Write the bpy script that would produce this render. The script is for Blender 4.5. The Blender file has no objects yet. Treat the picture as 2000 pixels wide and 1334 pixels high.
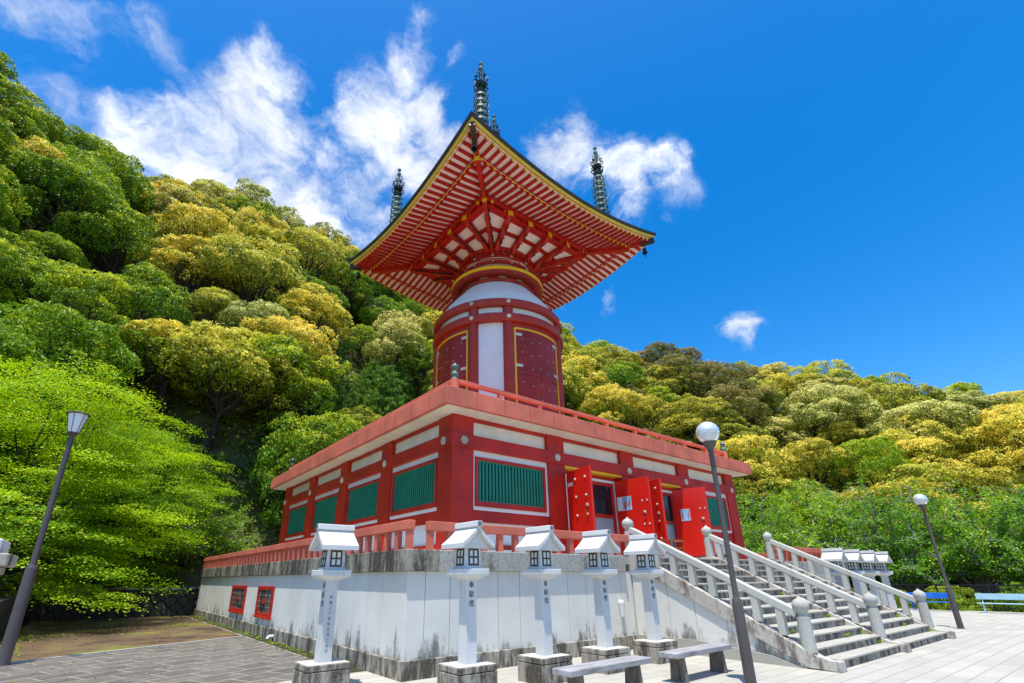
import bpy, math, random
import numpy as np
from mathutils import Vector, Matrix
random.seed(7); rng = np.random.default_rng(11)
scn = bpy.context.scene
col = scn.collection
R = math.radians

# ---------------------------------------------------------------- camera
F, PX, PY = 957.6, 950.2, 764.5
yaw, pitch, roll = R(37.56), R(20.83), R(-0.38)
CAM = Vector((-4.55, -8.27, 1.6))
fw = Vector((math.sin(yaw)*math.cos(pitch), math.cos(yaw)*math.cos(pitch), math.sin(pitch)))
rt = Vector((math.cos(yaw), -math.sin(yaw), 0)); up = rt.cross(fw)
rt2 = rt*math.cos(roll) + up*math.sin(roll); up2 = -rt*math.sin(roll) + up*math.cos(roll)
cd = bpy.data.cameras.new('camera'); cam = bpy.data.objects.new('camera', cd); col.objects.link(cam)
M = Matrix((rt2, up2, -fw)).transposed().to_4x4(); M.translation = CAM; cam.matrix_world = M
cd.sensor_width = 36; cd.lens = F/2000*36; cd.shift_x = (1000-PX)/2000; cd.shift_y = (PY-667)/2000
cd.clip_end = 2000; cd.clip_start = 0.05
scn.camera = cam

def proj(p):
    d = Vector(p) - CAM; z = d.dot(fw)
    if z < 0.1: return None
    return (PX + F*d.dot(rt2)/z, PY - F*d.dot(up2)/z, z)
def pixdir(x, y):
    return (rt2*((x-PX)/F) - up2*((y-PY)/F) + fw).normalized()

# ---------------------------------------------------------------- sun + sky
SD = Vector((0.20, 0.15, -1.0)).normalized()
sun_d = bpy.data.lights.new('sun', 'SUN'); sun_d.energy = 4.6; sun_d.angle = R(0.5); sun_d.color = (1, .965, .885)
sun = bpy.data.objects.new('sun', sun_d); col.objects.link(sun)
sun.rotation_euler = (-SD).to_track_quat('Z', 'Y').to_euler()
scn.view_settings.view_transform = 'Standard'; scn.view_settings.look = 'None'
scn.view_settings.exposure = 0.50; scn.view_settings.gamma = 1.0

w = bpy.data.worlds.new('World'); scn.world = w; w.use_nodes = True
nt = w.node_tree; nt.nodes.clear()
def N(nt, t, **k):
    n = nt.nodes.new(t)
    for a, b in k.items():
        if a == 'i':
            for kk, vv in b.items(): n.inputs[kk].default_value = vv
        else: setattr(n, a, b)
    return n
def L(nt, a, b): nt.links.new(a, b)
out = N(nt, 'ShaderNodeOutputWorld'); bg = N(nt, 'ShaderNodeBackground'); bg.inputs[1].default_value = 0.15
sky = N(nt, 'ShaderNodeTexSky', sky_type='NISHITA', sun_disc=False)
sky.sun_elevation = math.asin(-SD.z); sky.sun_rotation = math.atan2(-SD.x, -SD.y)
sky.altitude = 50; sky.air_density = 1.0; sky.dust_density = 0.75; sky.ozone_density = 3.0
hsv = N(nt, 'ShaderNodeHueSaturation', i={'Saturation': 1.46, 'Value': 1.13, 'Hue': 0.502})
L(nt, sky.outputs[0], hsv.inputs['Color'])
geo = N(nt, 'ShaderNodeTexCoord')
def vmath(nt, op, a, b=None):
    n = N(nt, 'ShaderNodeVectorMath', operation=op)
    for i, v in enumerate((a, b)):
        if v is None: continue
        if hasattr(v, 'is_linked'): L(nt, v, n.inputs[i])
        else: n.inputs[i].default_value = v
    return n
def math_(nt, op, a, b=0.0, c=None, clamp=False):
    n = N(nt, 'ShaderNodeMath', operation=op, use_clamp=clamp)
    for i, v in enumerate((a, b, c)):
        if v is None: continue
        if hasattr(v, 'is_linked'): L(nt, v, n.inputs[i])
        else: n.inputs[i].default_value = v
    return n.outputs[0]
# warp the direction a little, then soft clumps of cloud around chosen sky directions
dirv = geo.outputs['Generated']
wn = N(nt, 'ShaderNodeTexNoise', i={'Scale': 5.0, 'Detail': 5.0, 'Roughness': .6}); L(nt, dirv, wn.inputs['Vector'])
wv = vmath(nt, 'SUBTRACT', wn.outputs['Color'], (.5, .5, .5))
ws = vmath(nt, 'SCALE', wv.outputs[0]); ws.inputs['Scale'].default_value = .16
wd = vmath(nt, 'ADD', dirv, ws.outputs[0])
#            px    py   radius(rad) weight
CLOUDS = [(300, 290, .12, .85), (400, 350, .16, 1.0), (510, 330, .15, .95), (530, 150, .085, .85), (500, 240, .11, .9), (450, 420, .12, .9), (620, 400, .16, .95), (740, 240, .13, 1.1), (770, 330, .12, 1.0), (790, 150, .075, .8),
          (815, 75, .04, .62), (490, 115, .05, .5), (220, 240, .07, .6), (710, 450, .11, .85), (830, 220, .08, .9), (850, 290, .08, .85), (640, 220, .07, .55),
          (1190, 340, .095, 1.0), (1100, 300, .07, .8), (1280, 350, .075, .85), (1230, 410, .06, .85), (1110, 245, .055, .55), (1335, 310, .03, .5),
          (1450, 632, .055, .95), (1300, 440, .018, .6), (1215, 570, .03, .5), (1110, 610, .03, .5), (120, 40, .13, .42), (260, 60, .09, .38), (100, 190, .10, .38), (20, 30, .08, .45), (640, 100, .03, .35), (880, 130, .03, .45)]
acc = None
for cx, cy, rr, wt in CLOUDS:
    d = pixdir(cx, cy)
    dist = vmath(nt, 'DISTANCE', wd.outputs[0], tuple(d)).outputs['Value']
    mr = N(nt, 'ShaderNodeMapRange', interpolation_type='SMOOTHSTEP', i={'From Min': rr*1.25, 'From Max': rr*.15, 'To Min': 0.0, 'To Max': wt})
    L(nt, dist, mr.inputs['Value'])
    acc = mr.outputs[0] if acc is None else math_(nt, 'MAXIMUM', acc, mr.outputs[0])
st = N(nt, 'ShaderNodeMapping'); st.inputs['Rotation'].default_value = (0.3, .5, .2); st.inputs['Scale'].default_value = (1, 1, 1.5); L(nt, wd.outputs[0], st.inputs['Vector'])
cn = N(nt, 'ShaderNodeTexNoise', i={'Scale': 8.0, 'Detail': 12.0, 'Roughness': .63, 'Distortion': .25}); L(nt, st.outputs[0], cn.inputs['Vector'])
s1 = math_(nt, 'MULTIPLY_ADD', cn.outputs['Fac'], 2.5, -1.22)
s2 = math_(nt, 'ADD', acc, s1)
dens = N(nt, 'ShaderNodeMapRange', interpolation_type='SMOOTHSTEP', i={'From Min': .28, 'From Max': 1.3}); L(nt, s2, dens.inputs['Value'])
cmask = math_(nt, 'MULTIPLY', dens.outputs[0], math_(nt, 'MULTIPLY', acc, 1.6, clamp=True), clamp=True)
sn = N(nt, 'ShaderNodeTexNoise', i={'Scale': 5.5, 'Detail': 6.0, 'Roughness': .55}); L(nt, wd.outputs[0], sn.inputs['Vector'])
cc = N(nt, 'ShaderNodeMapRange', i={'From Min': .3, 'From Max': .65, 'To Min': 4.2, 'To Max': 6.0}); L(nt, sn.outputs['Fac'], cc.inputs['Value'])
ccol = vmath(nt, 'SCALE', (.93, .97, 1.03)); L(nt, cc.outputs[0], ccol.inputs['Scale'])
mx = N(nt, 'ShaderNodeMix', data_type='RGBA'); L(nt, cmask, mx.inputs['Factor']); L(nt, hsv.outputs[0], mx.inputs[6]); L(nt, ccol.outputs[0], mx.inputs[7])
L(nt, mx.outputs[2], bg.inputs[0]); L(nt, bg.outputs[0], out.inputs[0])

# ---------------------------------------------------------------- materials
def lin(c): return tuple(c) + (1.0,)
def new_mat(name):
    m = bpy.data.materials.new(name); m.use_nodes = True
    nt = m.node_tree; b = nt.nodes['Principled BSDF']
    return m, nt, b
def ramp(nt, fac, stops):
    r = N(nt, 'ShaderNodeValToRGB'); L(nt, fac, r.inputs[0])
    e = r.color_ramp.elements
    e[0].position, e[0].color = stops[0][0], lin(stops[0][1]); e[1].position, e[1].color = stops[-1][0], lin(stops[-1][1])
    for p, c in stops[1:-1]:
        x = e.new(p); x.color = lin(c)
    return r.outputs[0]
def mixc(nt, f, a, b, mode='MIX'):
    n = N(nt, 'ShaderNodeMix', data_type='RGBA', blend_type=mode)
    for i, v in ((0, f), (6, a), (7, b)):
        if hasattr(v, 'is_linked'): L(nt, v, n.inputs[i])
        else: n.inputs[i].default_value = v if i == 0 else lin(v)
    return n.outputs[2]
def noise(nt, vec, scale, detail=4, rough=.55, sc=None):
    if sc:
        mp = N(nt, 'ShaderNodeMapping'); mp.inputs['Scale'].default_value = sc; L(nt, vec, mp.inputs['Vector']); vec = mp.outputs[0]
    n = N(nt, 'ShaderNodeTexNoise', i={'Scale': scale, 'Detail': detail, 'Roughness': rough}); L(nt, vec, n.inputs['Vector'])
    return n.outputs['Fac']
def mr(nt, v, a, b, c=0., d=1.):
    n = N(nt, 'ShaderNodeMapRange', interpolation_type='SMOOTHSTEP', i={'From Min': a, 'From Max': b, 'To Min': c, 'To Max': d}); L(nt, v, n.inputs['Value']); return n.outputs[0]
def bump(nt, b, h, strength=.3, dist=.01):
    n = N(nt, 'ShaderNodeBump', i={'Strength': strength, 'Distance': dist}); L(nt, h, n.inputs['Height']); L(nt, n.outputs[0], b.inputs['Normal'])
def wpos(nt): return N(nt, 'ShaderNodeNewGeometry').outputs['Position']

def paint(name, c, rough=.5, var=.12, streak=.0, streakc=None, spec=.4):
    m, nt, b = new_mat(name); p = wpos(nt)
    n1 = noise(nt, p, 1.3, 5)
    c2 = tuple(x*(1-var*1.6) for x in c); c3 = tuple(min(1, x*(1+var)) for x in c)
    cc = ramp(nt, n1, [(.3, c2), (.7, c3)])
    n3 = noise(nt, p, 45, 2)
    cc = mixc(nt, mr(nt, n3, .4, .8, 0, .12), cc, tuple(x*.6 for x in c))
    if streak:
        n2 = noise(nt, p, 3.0, 5, .6, (1, 1, .09))
        cc = mixc(nt, mr(nt, n2, .52, .78, 0, streak), cc, streakc)
    L(nt, cc, b.inputs['Base Color']); b.inputs['Roughness'].default_value = rough; b.inputs['Specular IOR Level'].default_value = spec
    bump(nt, b, n3, .12, .004)
    return m
def stone(name, c, speck=.35, spk_scale=160, stain=0.0, stainc=(.05, .045, .035), zlo=None, zhi=None, rough=.85, vert=True, amount=(.45, .62), moss=0, nscale=2.2):
    m, nt, b = new_mat(name); p = wpos(nt)
    big = noise(nt, p, .9, 5)
    cc = ramp(nt, big, [(.3, tuple(x*.86 for x in c)), (.7, tuple(min(1, x*1.06) for x in c))])
    sp = noise(nt, p, spk_scale, 2, .8)
    cc = mixc(nt, mr(nt, sp, .52, .68, 0, speck), cc, tuple(x*.42 for x in c))
    cc = mixc(nt, mr(nt, sp, .45, .30, 0, speck*.8), cc, tuple(min(1, x*1.2) for x in c))
    if stain:
        n2 = noise(nt, p, nscale, 7, .68, (1, 1, .22) if vert else None)
        n3 = noise(nt, p, 14, 5, .7, (1, 1, .45) if vert else None)
        f = math_(nt, 'ADD', math_(nt, 'MULTIPLY', n2, .72), math_(nt, 'MULTIPLY', n3, .28))
        if zlo is not None:
            z = N(nt, 'ShaderNodeSeparateXYZ'); L(nt, p, z.inputs[0])
            k = N(nt, 'ShaderNodeMapRange', i={'From Min': zlo, 'From Max': zhi, 'To Min': .12, 'To Max': -.16}); L(nt, z.outputs[2], k.inputs['Value'])
            f = math_(nt, 'ADD', f, k.outputs[0])
        s = mr(nt, f, amount[0], amount[1], 0, stain)
        s = math_(nt, 'MULTIPLY', s, mr(nt, noise(nt, p, 60, 3, .7), .3, .6, .55, 1.0))
        cc = mixc(nt, s, cc, stainc)
    if moss:
        n4 = noise(nt, p, 3.1, 5, .6)
        cc = mixc(nt, mr(nt, n4, .5, .62, 0, moss), cc, (.11, .12, .012))
    L(nt, cc, b.inputs['Base Color']); b.inputs['Roughness'].default_value = rough; b.inputs['Specular IOR Level'].default_value = .25
    bump(nt, b, sp, .25, .004)
    return m

RED = paint('red paint', (.50, .017, .007), .55, .2, .5, (.34, .024, .014))
RED_D = paint('deep red rafter paint', (.46, .012, .006), .5, .12)
RED_T = paint('weathered drum red paint', (.37, .030, .014), .5, .16, .45, (.42, .09, .05))
RED_DOOR = paint('glossy door red', (.66, .016, .008), .28, .06)
RED_DRUMDOOR = paint('dull drum door red', (.29, .018, .009), .5, .2, .5, (.36, .07, .04))
VERM = paint('faded vermilion concrete', (.64, .155, .095), .75, .16, .6, (.44, .15, .10))
CREAM = paint('cream plaster', (.80, .75, .64), .8, .08, .4, (.55, .48, .36))
SOFF = paint('bounce brightened cream board', (.90, .87, .80), .8, .04)  # cream brightened to carry the light bounced up from below
WHITE = paint('white plaster', (.74, .74, .72), .7, .05, .3, (.6, .6, .58))
DRUMW = paint('white drum plaster', (.76, .77, .78), .55, .04, .35, (.60, .60, .60))
YEL = paint('yellow paint', (.86, .52, .010), .45, .06)
YEL2 = paint('pale yellow eave board', (.76, .60, .07), .5, .08, .2, (.5, .4, .12))
ROOFD = paint('dark brown copper roof', (.055, .035, .028), .5, .2)
GREEN = paint('green lattice paint', (.014, .21, .13), .45, .12)
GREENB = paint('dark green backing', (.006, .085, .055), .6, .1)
BRONZE = paint('verdigris bronze', (.10, .17, .13), .45, .35, .4, (.30, .42, .33))
BRONZED = paint('dark bronze', (.018, .030, .024), .45, .3)
STUD = paint('silver stud metal', (.62, .63, .56), .35, .15)
DSTUD = paint('dull grey stud', (.34, .35, .32), .5, .2)
MEDAL = paint('pale gold medallion', (.62, .60, .42), .4, .3)
GLASS = paint('dark door glass', (.020, .018, .022), .06, .2)
GREYP = paint('grey blue door panel', (.30, .36, .40), .25, .06)
POLE = paint('brown lamp pole', (.085, .068, .065), .38, .12)
BLACKM = paint('black fence metal', (.012, .012, .014), .4, .2)
BARM = paint('dark window bar metal', (.035, .03, .03), .5, .2)
PVC = paint('white drain pipe', (.72, .72, .68), .4, .05)
BLUEP = paint('peeling blue bench paint', (.012, .16, .62), .5, .15, .5, (.05, .30, .72))
WHITEP = paint('pale blue white bench paint', (.40, .60, .68), .5, .08, .3, (.3, .4, .45))
ORANGEW = paint('orange brown varnished wood', (.38, .075, .015), .35, .2)
INK = paint('engraved black ink', (.012, .012, .016), .7, .1)
PAPER = paint('poster paper blue', (.34, .52, .78), .5, .3)
PAPERW = paint('poster paper white', (.75, .75, .74), .5, .05)
PAPERR = paint('poster pink print', (.62, .22, .22), .5, .2)

CLAD = stone('pale granite cladding', (.74, .72, .66), .26, 48, .85, (.05, .05, .042), .20, 1.1, amount=(.53, .66), nscale=2.6)
PLINTH = stone('weathered granite plinth', (.42, .38, .31), .45, 40, .95, (.030, .024, .014), amount=(.42, .56), nscale=3.5)
COPING = stone('lichen dark granite coping', (.36, .33, .26), .6, 34, .97, (.022, .019, .012), amount=(.40, .55), nscale=3.2)
COPING2 = stone('speckled granite coping', (.40, .39, .34), .9, 30, .9, (.045, .04, .03), amount=(.52, .66), nscale=1.8)
LANT = stone('pale lantern granite', (.60, .60, .585), .30, 60, .5, (.22, .21, .18), amount=(.56, .70))
LBASE = stone('stained lantern base', (.38, .34, .28), .5, 38, .95, (.030, .022, .014), amount=(.42, .56), nscale=4)
LBTOP = stone('clean slab top', (.54, .51, .44), .3, 60, .4, (.2, .18, .14), amount=(.5, .65))
STEPT = stone('step tread granite', (.42, .40, .34), .4, 50, .8, (.12, .11, .09), amount=(.54, .68))
STEPR = stone('stained step riser', (.38, .34, .29), .4, 50, .94, (.030, .020, .018), amount=(.42, .57), nscale=5)
STRING = stone('rust stained stringer granite', (.52, .48, .41), .5, 45, .85, (.085, .030, .026), amount=(.47, .58), nscale=3.0)
RAILST = stone('handrail granite', (.50, .49, .43), .3, 50, .7, (.22, .19, .15), amount=(.55, .7))
NEWEL = stone('coarse newel granite', (.45, .44, .39), .7, 45, .5, (.2, .18, .14), amount=(.54, .68))

def tiles_mat():
    m, nt, b = new_mat('pale plaza paving'); p = wpos(nt)
    br = N(nt, 'ShaderNodeTexBrick', offset=.5, i={'Scale': 1.0, 'Mortar Size': .012, 'Mortar Smooth': .3, 'Bias': 0, 'Brick Width': .92, 'Row Height': .305,
        'Color1': lin((.46, .44, .375)), 'Color2': lin((.38, .365, .315)), 'Mortar': lin((.25, .23, .19))})
    L(nt, p, br.inputs['Vector'])
    n = noise(nt, p, .6, 6); cc = mixc(nt, mr(nt, n, .35, .7, 0, .5), br.outputs['Color'], (.34, .325, .28))
    n2 = noise(nt, p, 90, 3); cc = mixc(nt, mr(nt, n2, .5, .75, 0, .25), cc, (.30, .29, .26))
    n5 = noise(nt, p, 2.3, 8, .7); cc = mixc(nt, mr(nt, n5, .58, .72, 0, .35), cc, (.28, .26, .22))
    L(nt, cc, b.inputs['Base Color']); b.inputs['Roughness'].default_value = .8; b.inputs['Specular IOR Level'].default_value = .2
    bump(nt, b, br.outputs['Fac'], -.4, .004)
    return m
def pavers_mat():
    m, nt, b = new_mat('dark stone paving'); p = wpos(nt)
    mp = N(nt, 'ShaderNodeMapping'); mp.inputs['Rotation'].default_value = (0, 0, R(-24)); L(nt, p, mp.inputs['Vector'])
    br = N(nt, 'ShaderNodeTexBrick', offset=.5, i={'Scale': 1.0, 'Mortar Size': .022, 'Mortar Smooth': .2, 'Bias': 0, 'Brick Width': .78, 'Row Height': .56,
        'Color1': lin((.14, .12, .10)), 'Color2': lin((.085, .075, .062)), 'Mortar': lin((.27, .24, .195))})
    L(nt, mp.outputs[0], br.inputs['Vector'])
    n = noise(nt, mp.outputs[0], 3.2, 8, .75, (.6, 1, 1)); cc = mixc(nt, mr(nt, n, .46, .64, 0, .65), br.outputs['Color'], (.22, .20, .17))
    n2 = noise(nt, p, 40, 5, .7); cc = mixc(nt, mr(nt, n2, .45, .7, 0, .5), cc, (.075, .068, .058))
    L(nt, cc, b.inputs['Base Color']); b.inputs['Roughness'].default_value = .85
    bump(nt, b, n2, .4, .006)
    return m
def moss_mat():
    m, nt, b = new_mat('mossy gravel yard'); p = wpos(nt)
    n = noise(nt, p, .45, 7, .65); n2 = noise(nt, p, 55, 4, .75); n3 = noise(nt, p, 5, 5)
    cc = ramp(nt, n, [(.38, (.030, .020, .010)), (.46, (.10, .055, .022)), (.53, (.13, .085, .035)), (.60, (.15, .15, .008))])
    cc = mixc(nt, mr(nt, n2, .45, .75, 0, .5), cc, (.22, .16, .10)); cc = mixc(nt, mr(nt, n3, .5, .7, 0, .5), cc, (.03, .022, .010))  # darkest brown patches paint the maples' shade into the yard colour
    L(nt, cc, b.inputs['Base Color']); b.inputs['Roughness'].default_value = .95; bump(nt, b, n2, .6, .01)
    return m
def earth_mat():
    m, nt, b = new_mat('hillside earth and litter'); p = wpos(nt)
    n = noise(nt, p, .7, 8, .65); n2 = noise(nt, p, 7, 6, .75)
    cc = ramp(nt, n, [(.35, (.035, .045, .012)), (.5, (.11, .10, .035)), (.65, (.20, .15, .07))])
    cc = mixc(nt, mr(nt, n2, .45, .62, 0, .7), cc, (.07, .12, .012))
    L(nt, cc, b.inputs['Base Color']); b.inputs['Roughness'].default_value = 1; bump(nt, b, n2, 1, .15)
    return m
def wall_stone_mat():
    m, nt, b = new_mat('dark rubble retaining wall'); p = wpos(nt)
    mp = N(nt, 'ShaderNodeMapping'); mp.inputs['Rotation'].default_value = (0, R(45), 0); L(nt, p, mp.inputs['Vector'])
    v = N(nt, 'ShaderNodeTexVoronoi', feature='DISTANCE_TO_EDGE', i={'Scale': 2.6, 'Randomness': .45}); L(nt, mp.outputs[0], v.inputs['Vector'])
    v2 = N(nt, 'ShaderNodeTexVoronoi', i={'Scale': 2.6, 'Randomness': .45}); L(nt, mp.outputs[0], v2.inputs['Vector'])
    cc = mixc(nt, .4, (.06, .056, .05), v2.outputs['Color'], 'MULTIPLY'); cc = mixc(nt, .35, cc, (.07, .065, .058))
    cc = mixc(nt, mr(nt, v.outputs['Distance'], .0, .045, 1, 0), cc, (.008, .008, .007))
    n = noise(nt, p, 4, 6); cc = mixc(nt, mr(nt, n, .55, .68, 0, .7), cc, (.05, .07, .012))
    L(nt, cc, b.inputs['Base Color']); b.inputs['Roughness'].default_value = .9
    bump(nt, b, mr(nt, v.outputs['Distance'], 0, .12), .9, .06)
    return m
def wood_mat():
    m, nt, b = new_mat('weathered grey bench wood'); tc = N(nt, 'ShaderNodeTexCoord').outputs['Object']
    n = noise(nt, tc, 9, 6, .65, (.18, 1, 1)); n2 = noise(nt, tc, 2, 3); p = wpos(nt)
    cc = ramp(nt, n, [(.3, (.16, .15, .15)), (.5, (.30, .29, .29)), (.7, (.42, .41, .42))])
    L(nt, cc, b.inputs['Base Color']); b.inputs['Roughness'].default_value = .8; bump(nt, b, n, .6, .01)
    return m
def woodleg_mat():
    m, nt, b = new_mat('brown grey bench leg wood'); tc = N(nt, 'ShaderNodeTexCoord').outputs['Object']
    n = noise(nt, tc, 12, 6, .65, (1, 1, .12))
    cc = ramp(nt, n, [(.3, (.055, .045, .038)), (.52, (.17, .14, .115)), (.72, (.30, .21, .14))])
    L(nt, cc, b.inputs['Base Color']); b.inputs['Roughness'].default_value = .8; bump(nt, b, n, .6, .01)
    return m
def bark_mat(name, a, c):
    m, nt, b = new_mat(name); p = wpos(nt)
    n = noise(nt, p, 6, 5, .65, (1, 1, .3)); L(nt, ramp(nt, n, [(.35, a), (.65, c)]), b.inputs['Base Color']); b.inputs['Roughness'].default_value = .95
    return m
def milk_glass():
    m, nt, b = new_mat('milky lamp glass'); b.inputs['Base Color'].default_value = (.82, .84, .86, 1); b.inputs['Roughness'].default_value = .15
    return m
def chrome():
    m, nt, b = new_mat('brushed aluminium lamp cap'); b.inputs['Base Color'].default_value = (.85, .86, .88, 1); b.inputs['Roughness'].default_value = .3; b.inputs['Metallic'].default_value = .55
    return m
def clearg():
    m, nt, b = new_mat('clear ribbed lamp globe'); b.inputs['Base Color'].default_value = (.9, .92, .92, 1); b.inputs['Roughness'].default_value = .08
    b.inputs['Transmission Weight'].default_value = .45; b.inputs['IOR'].default_value = 1.2
    return m
GUTM = stone('dark mossy gutter', (.035, .035, .014), .3, 40, 0, moss=.8)
TILES, PAVERS, MOSS, EARTH, RUBBLE, WOOD, WOODLEG = tiles_mat(), pavers_mat(), moss_mat(), earth_mat(), wall_stone_mat(), wood_mat(), woodleg_mat()
MILK, CHROME, CLEARG = milk_glass(), chrome(), clearg()
BARK = bark_mat('dark bark', (.018, .013, .010), (.060, .045, .034)); BARKG = bark_mat('grey cherry bark', (.12, .11, .10), (.34, .32, .30))
WINW = paint('white lantern pane', (.62, .66, .62), .3, .05); WINF = paint('dark brown pane frame', (.045, .033, .030), .5, .1)

def leaf_mat(name, dark, light, flower, fthr=1.1, trans=.25):
    """leaf blades: colour follows each leaf's own random value (R) and whether it is a flowering / young shoot (G)"""
    m, nt, b = new_mat(name)
    a = N(nt, 'ShaderNodeAttribute', attribute_name='leaf'); s = N(nt, 'ShaderNodeSeparateColor'); L(nt, a.outputs['Color'], s.inputs[0])
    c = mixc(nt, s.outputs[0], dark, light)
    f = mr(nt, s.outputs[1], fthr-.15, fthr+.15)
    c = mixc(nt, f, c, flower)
    oi = N(nt, 'ShaderNodeObjectInfo')
    h = N(nt, 'ShaderNodeHueSaturation'); L(nt, mr(nt, oi.outputs['Random'], 0, 1, .483, .513), h.inputs['Hue']); L(nt, mr(nt, oi.outputs['Random'], 1, 0, .82, 1.12), h.inputs['Value']); L(nt, c, h.inputs['Color'])
    L(nt, h.outputs[0], b.inputs['Base Color']); b.inputs['Roughness'].default_value = .5; b.inputs['Specular IOR Level'].default_value = .35
    t = N(nt, 'ShaderNodeBsdfTranslucent'); L(nt, h.outputs[0], t.inputs['Color'])
    ms = N(nt, 'ShaderNodeMixShader'); ms.inputs[0].default_value = trans
    L(nt, b.outputs[0], ms.inputs[1]); L(nt, t.outputs[0], ms.inputs[2]); L(nt, ms.outputs[0], nt.nodes['Material Output'].inputs[0])
    return m

# ---------------------------------------------------------------- mesh helpers
def islands(mb):
    par = list(range(len(mb.v)))
    def fd(i):
        while par[i] != i: par[i] = par[par[i]]; i = par[i]
        return i
    for f in mb.f:
        r_ = fd(f[0])
        for q in f[1:]: par[fd(q)] = r_
    grp = {}
    for f in mb.f: grp.setdefault(fd(f[0]), []).append(f)
    res = []
    for fs in grp.values():
        ids = sorted({i for f in fs for i in f}); mp = {a: b for b, a in enumerate(ids)}; q = MB(); q.v = [mb.v[i] for i in ids]; q.f = [tuple(mp[i] for i in f) for f in fs]; res.append(q)
    return res
SPLIT = {'stud','latch','door_stud','strap','sill_beam','lower_plaster','head_beam','plaster_panel','ground_beam','base_course','roof_rail','roof_rail_post','joint_plate','glass','kick_panel','print','bearing_block','bracket_block','side_wall_','end_cap','lower_wall'}
class MB:
    def __init__(s): s.v = []; s.f = []
    def add(s, vs, fs):
        o = len(s.v); s.v += [tuple(v) for v in vs]; s.f += [tuple(i+o for i in f) for f in fs]; return s
    def box(s, x0, x1, y0, y1, z0, z1):
        return s.add([(x0,y0,z0),(x1,y0,z0),(x1,y1,z0),(x0,y1,z0),(x0,y0,z1),(x1,y0,z1),(x1,y1,z1),(x0,y1,z1)],
                     [(0,3,2,1),(4,5,6,7),(0,1,5,4),(1,2,6,5),(2,3,7,6),(3,0,4,7)])
    def obox(s, c, ax, ay, az):
        c, ax, ay, az = map(Vector, (c, ax, ay, az))
        vs = [c+ax*i+ay*j+az*k for k in (-1, 1) for i, j in ((-1,-1),(1,-1),(1,1),(-1,1))]
        return s.add(vs, [(0,3,2,1),(4,5,6,7),(0,1,5,4),(1,2,6,5),(2,3,7,6),(3,0,4,7)])
    def beam(s, a, b, w, h, up=(0,0,1)):
        a, b = Vector(a), Vector(b); d = b-a; u = Vector(up); sd = d.cross(u).normalized(); uu = sd.cross(d).normalized()
        return s.obox((a+b)/2, d/2, sd*w/2, uu*h/2)
    def prism(s, poly, axis, a, b):
        """poly in the two remaining axes, extruded along axis from a to b"""
        n = len(poly); vs = []
        for t in (a, b):
            for p in poly:
                q = list(p); q.insert(axis, t); vs.append(tuple(q))
        return s.add(vs, [tuple(range(n)), tuple(range(2*n-1, n-1, -1))] + [(i, (i+1) % n + 0, (i+1) % n + n, i+n)[::-1] for i in range(n)])
    def tube(s, pts, rad, n=8, cap=True):
        pts = [Vector(p) for p in pts]; rings = []
        if not hasattr(rad, '__len__'): rad = [rad]*len(pts)
        for i, p in enumerate(pts):
            d = (pts[min(i+1, len(pts)-1)] - pts[max(i-1, 0)]).normalized()
            a = d.cross(Vector((0, 0, 1)));
            if a.length < .05: a = d.cross(Vector((1, 0, 0)))
            a.normalize(); b = d.cross(a).normalized()
            rings.append([p + (a*math.cos(2*math.pi*k/n) + b*math.sin(2*math.pi*k/n))*rad[i] for k in range(n)])
        vs = [v for r in rings for v in r]; fs = []
        for i in range(len(pts)-1):
            for k in range(n): fs.append((i*n+k, i*n+(k+1) % n, (i+1)*n+(k+1) % n, (i+1)*n+k))
        if cap: fs += [tuple(range(n))[::-1], tuple(range((len(pts)-1)*n, len(pts)*n))]
        return s.add(vs, fs)
    def lathe(s, prof, n=24, c=(0,0,0), a0=0, a1=360, ang=0):
        full = abs(a1-a0-360) < 1e-6; m = n if full else n+1
        vs = []; fs = []
        for r, z in prof:
            for k in range(m):
                t = R(a0+(a1-a0)*k/n + ang); vs.append((c[0]+r*math.cos(t), c[1]+r*math.sin(t), c[2]+z))
        for i in range(len(prof)-1):
            for k in range(n):
                k2 = (k+1) % m
                fs.append((i*m+k, i*m+k2, (i+1)*m+k2, (i+1)*m+k))
        return s.add(vs, fs)
    def build(s, name, mat, parent=None, smooth=False, bev=0, loc=None):
        me = bpy.data.meshes.new(name); me.from_pydata(s.v, [], s.f); me.update()
        o = bpy.data.objects.new(name, me); col.objects.link(o)
        if mat: me.materials.append(mat)
        if smooth:
            me.polygons.foreach_set('use_smooth', [True]*len(me.polygons))
        if parent: o.parent = parent
        if loc: o.location = loc
        import bmesh
        bm = bmesh.new(); bm.from_mesh(me); bmesh.ops.recalc_face_normals(bm, faces=bm.faces); bm.to_mesh(me); bm.free()
        if smooth: me.set_sharp_from_angle(angle=R(40))
        if bev:
            md = o.modifiers.new('bevel', 'BEVEL'); md.width = bev; md.segments = 2; md.limit_method = 'ANGLE'; md.angle_limit = R(40)
        return o
def tag(o, label=None, cat=None, group=None, kind=None):
    for k, v in (('label', label), ('category', cat), ('group', group), ('kind', kind)):
        if v: o[k] = v
    return o
def empty(name, loc=(0,0,0), rz=0, label=None, cat=None, group=None):
    e = bpy.data.objects.new(name, None); col.objects.link(e); e.location = loc; e.rotation_euler = (0,0,rz); e.empty_display_size = .2
    return tag(e, label, cat, group)
def children(o): return [x for x in bpy.data.objects if x.parent == o]
def copy_tree(o, parent=None):
    c = o.copy(); col.objects.link(c)
    if parent: c.parent = parent
    for ch in children(o): copy_tree(ch, c)
    return c
_tm = {}
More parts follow.
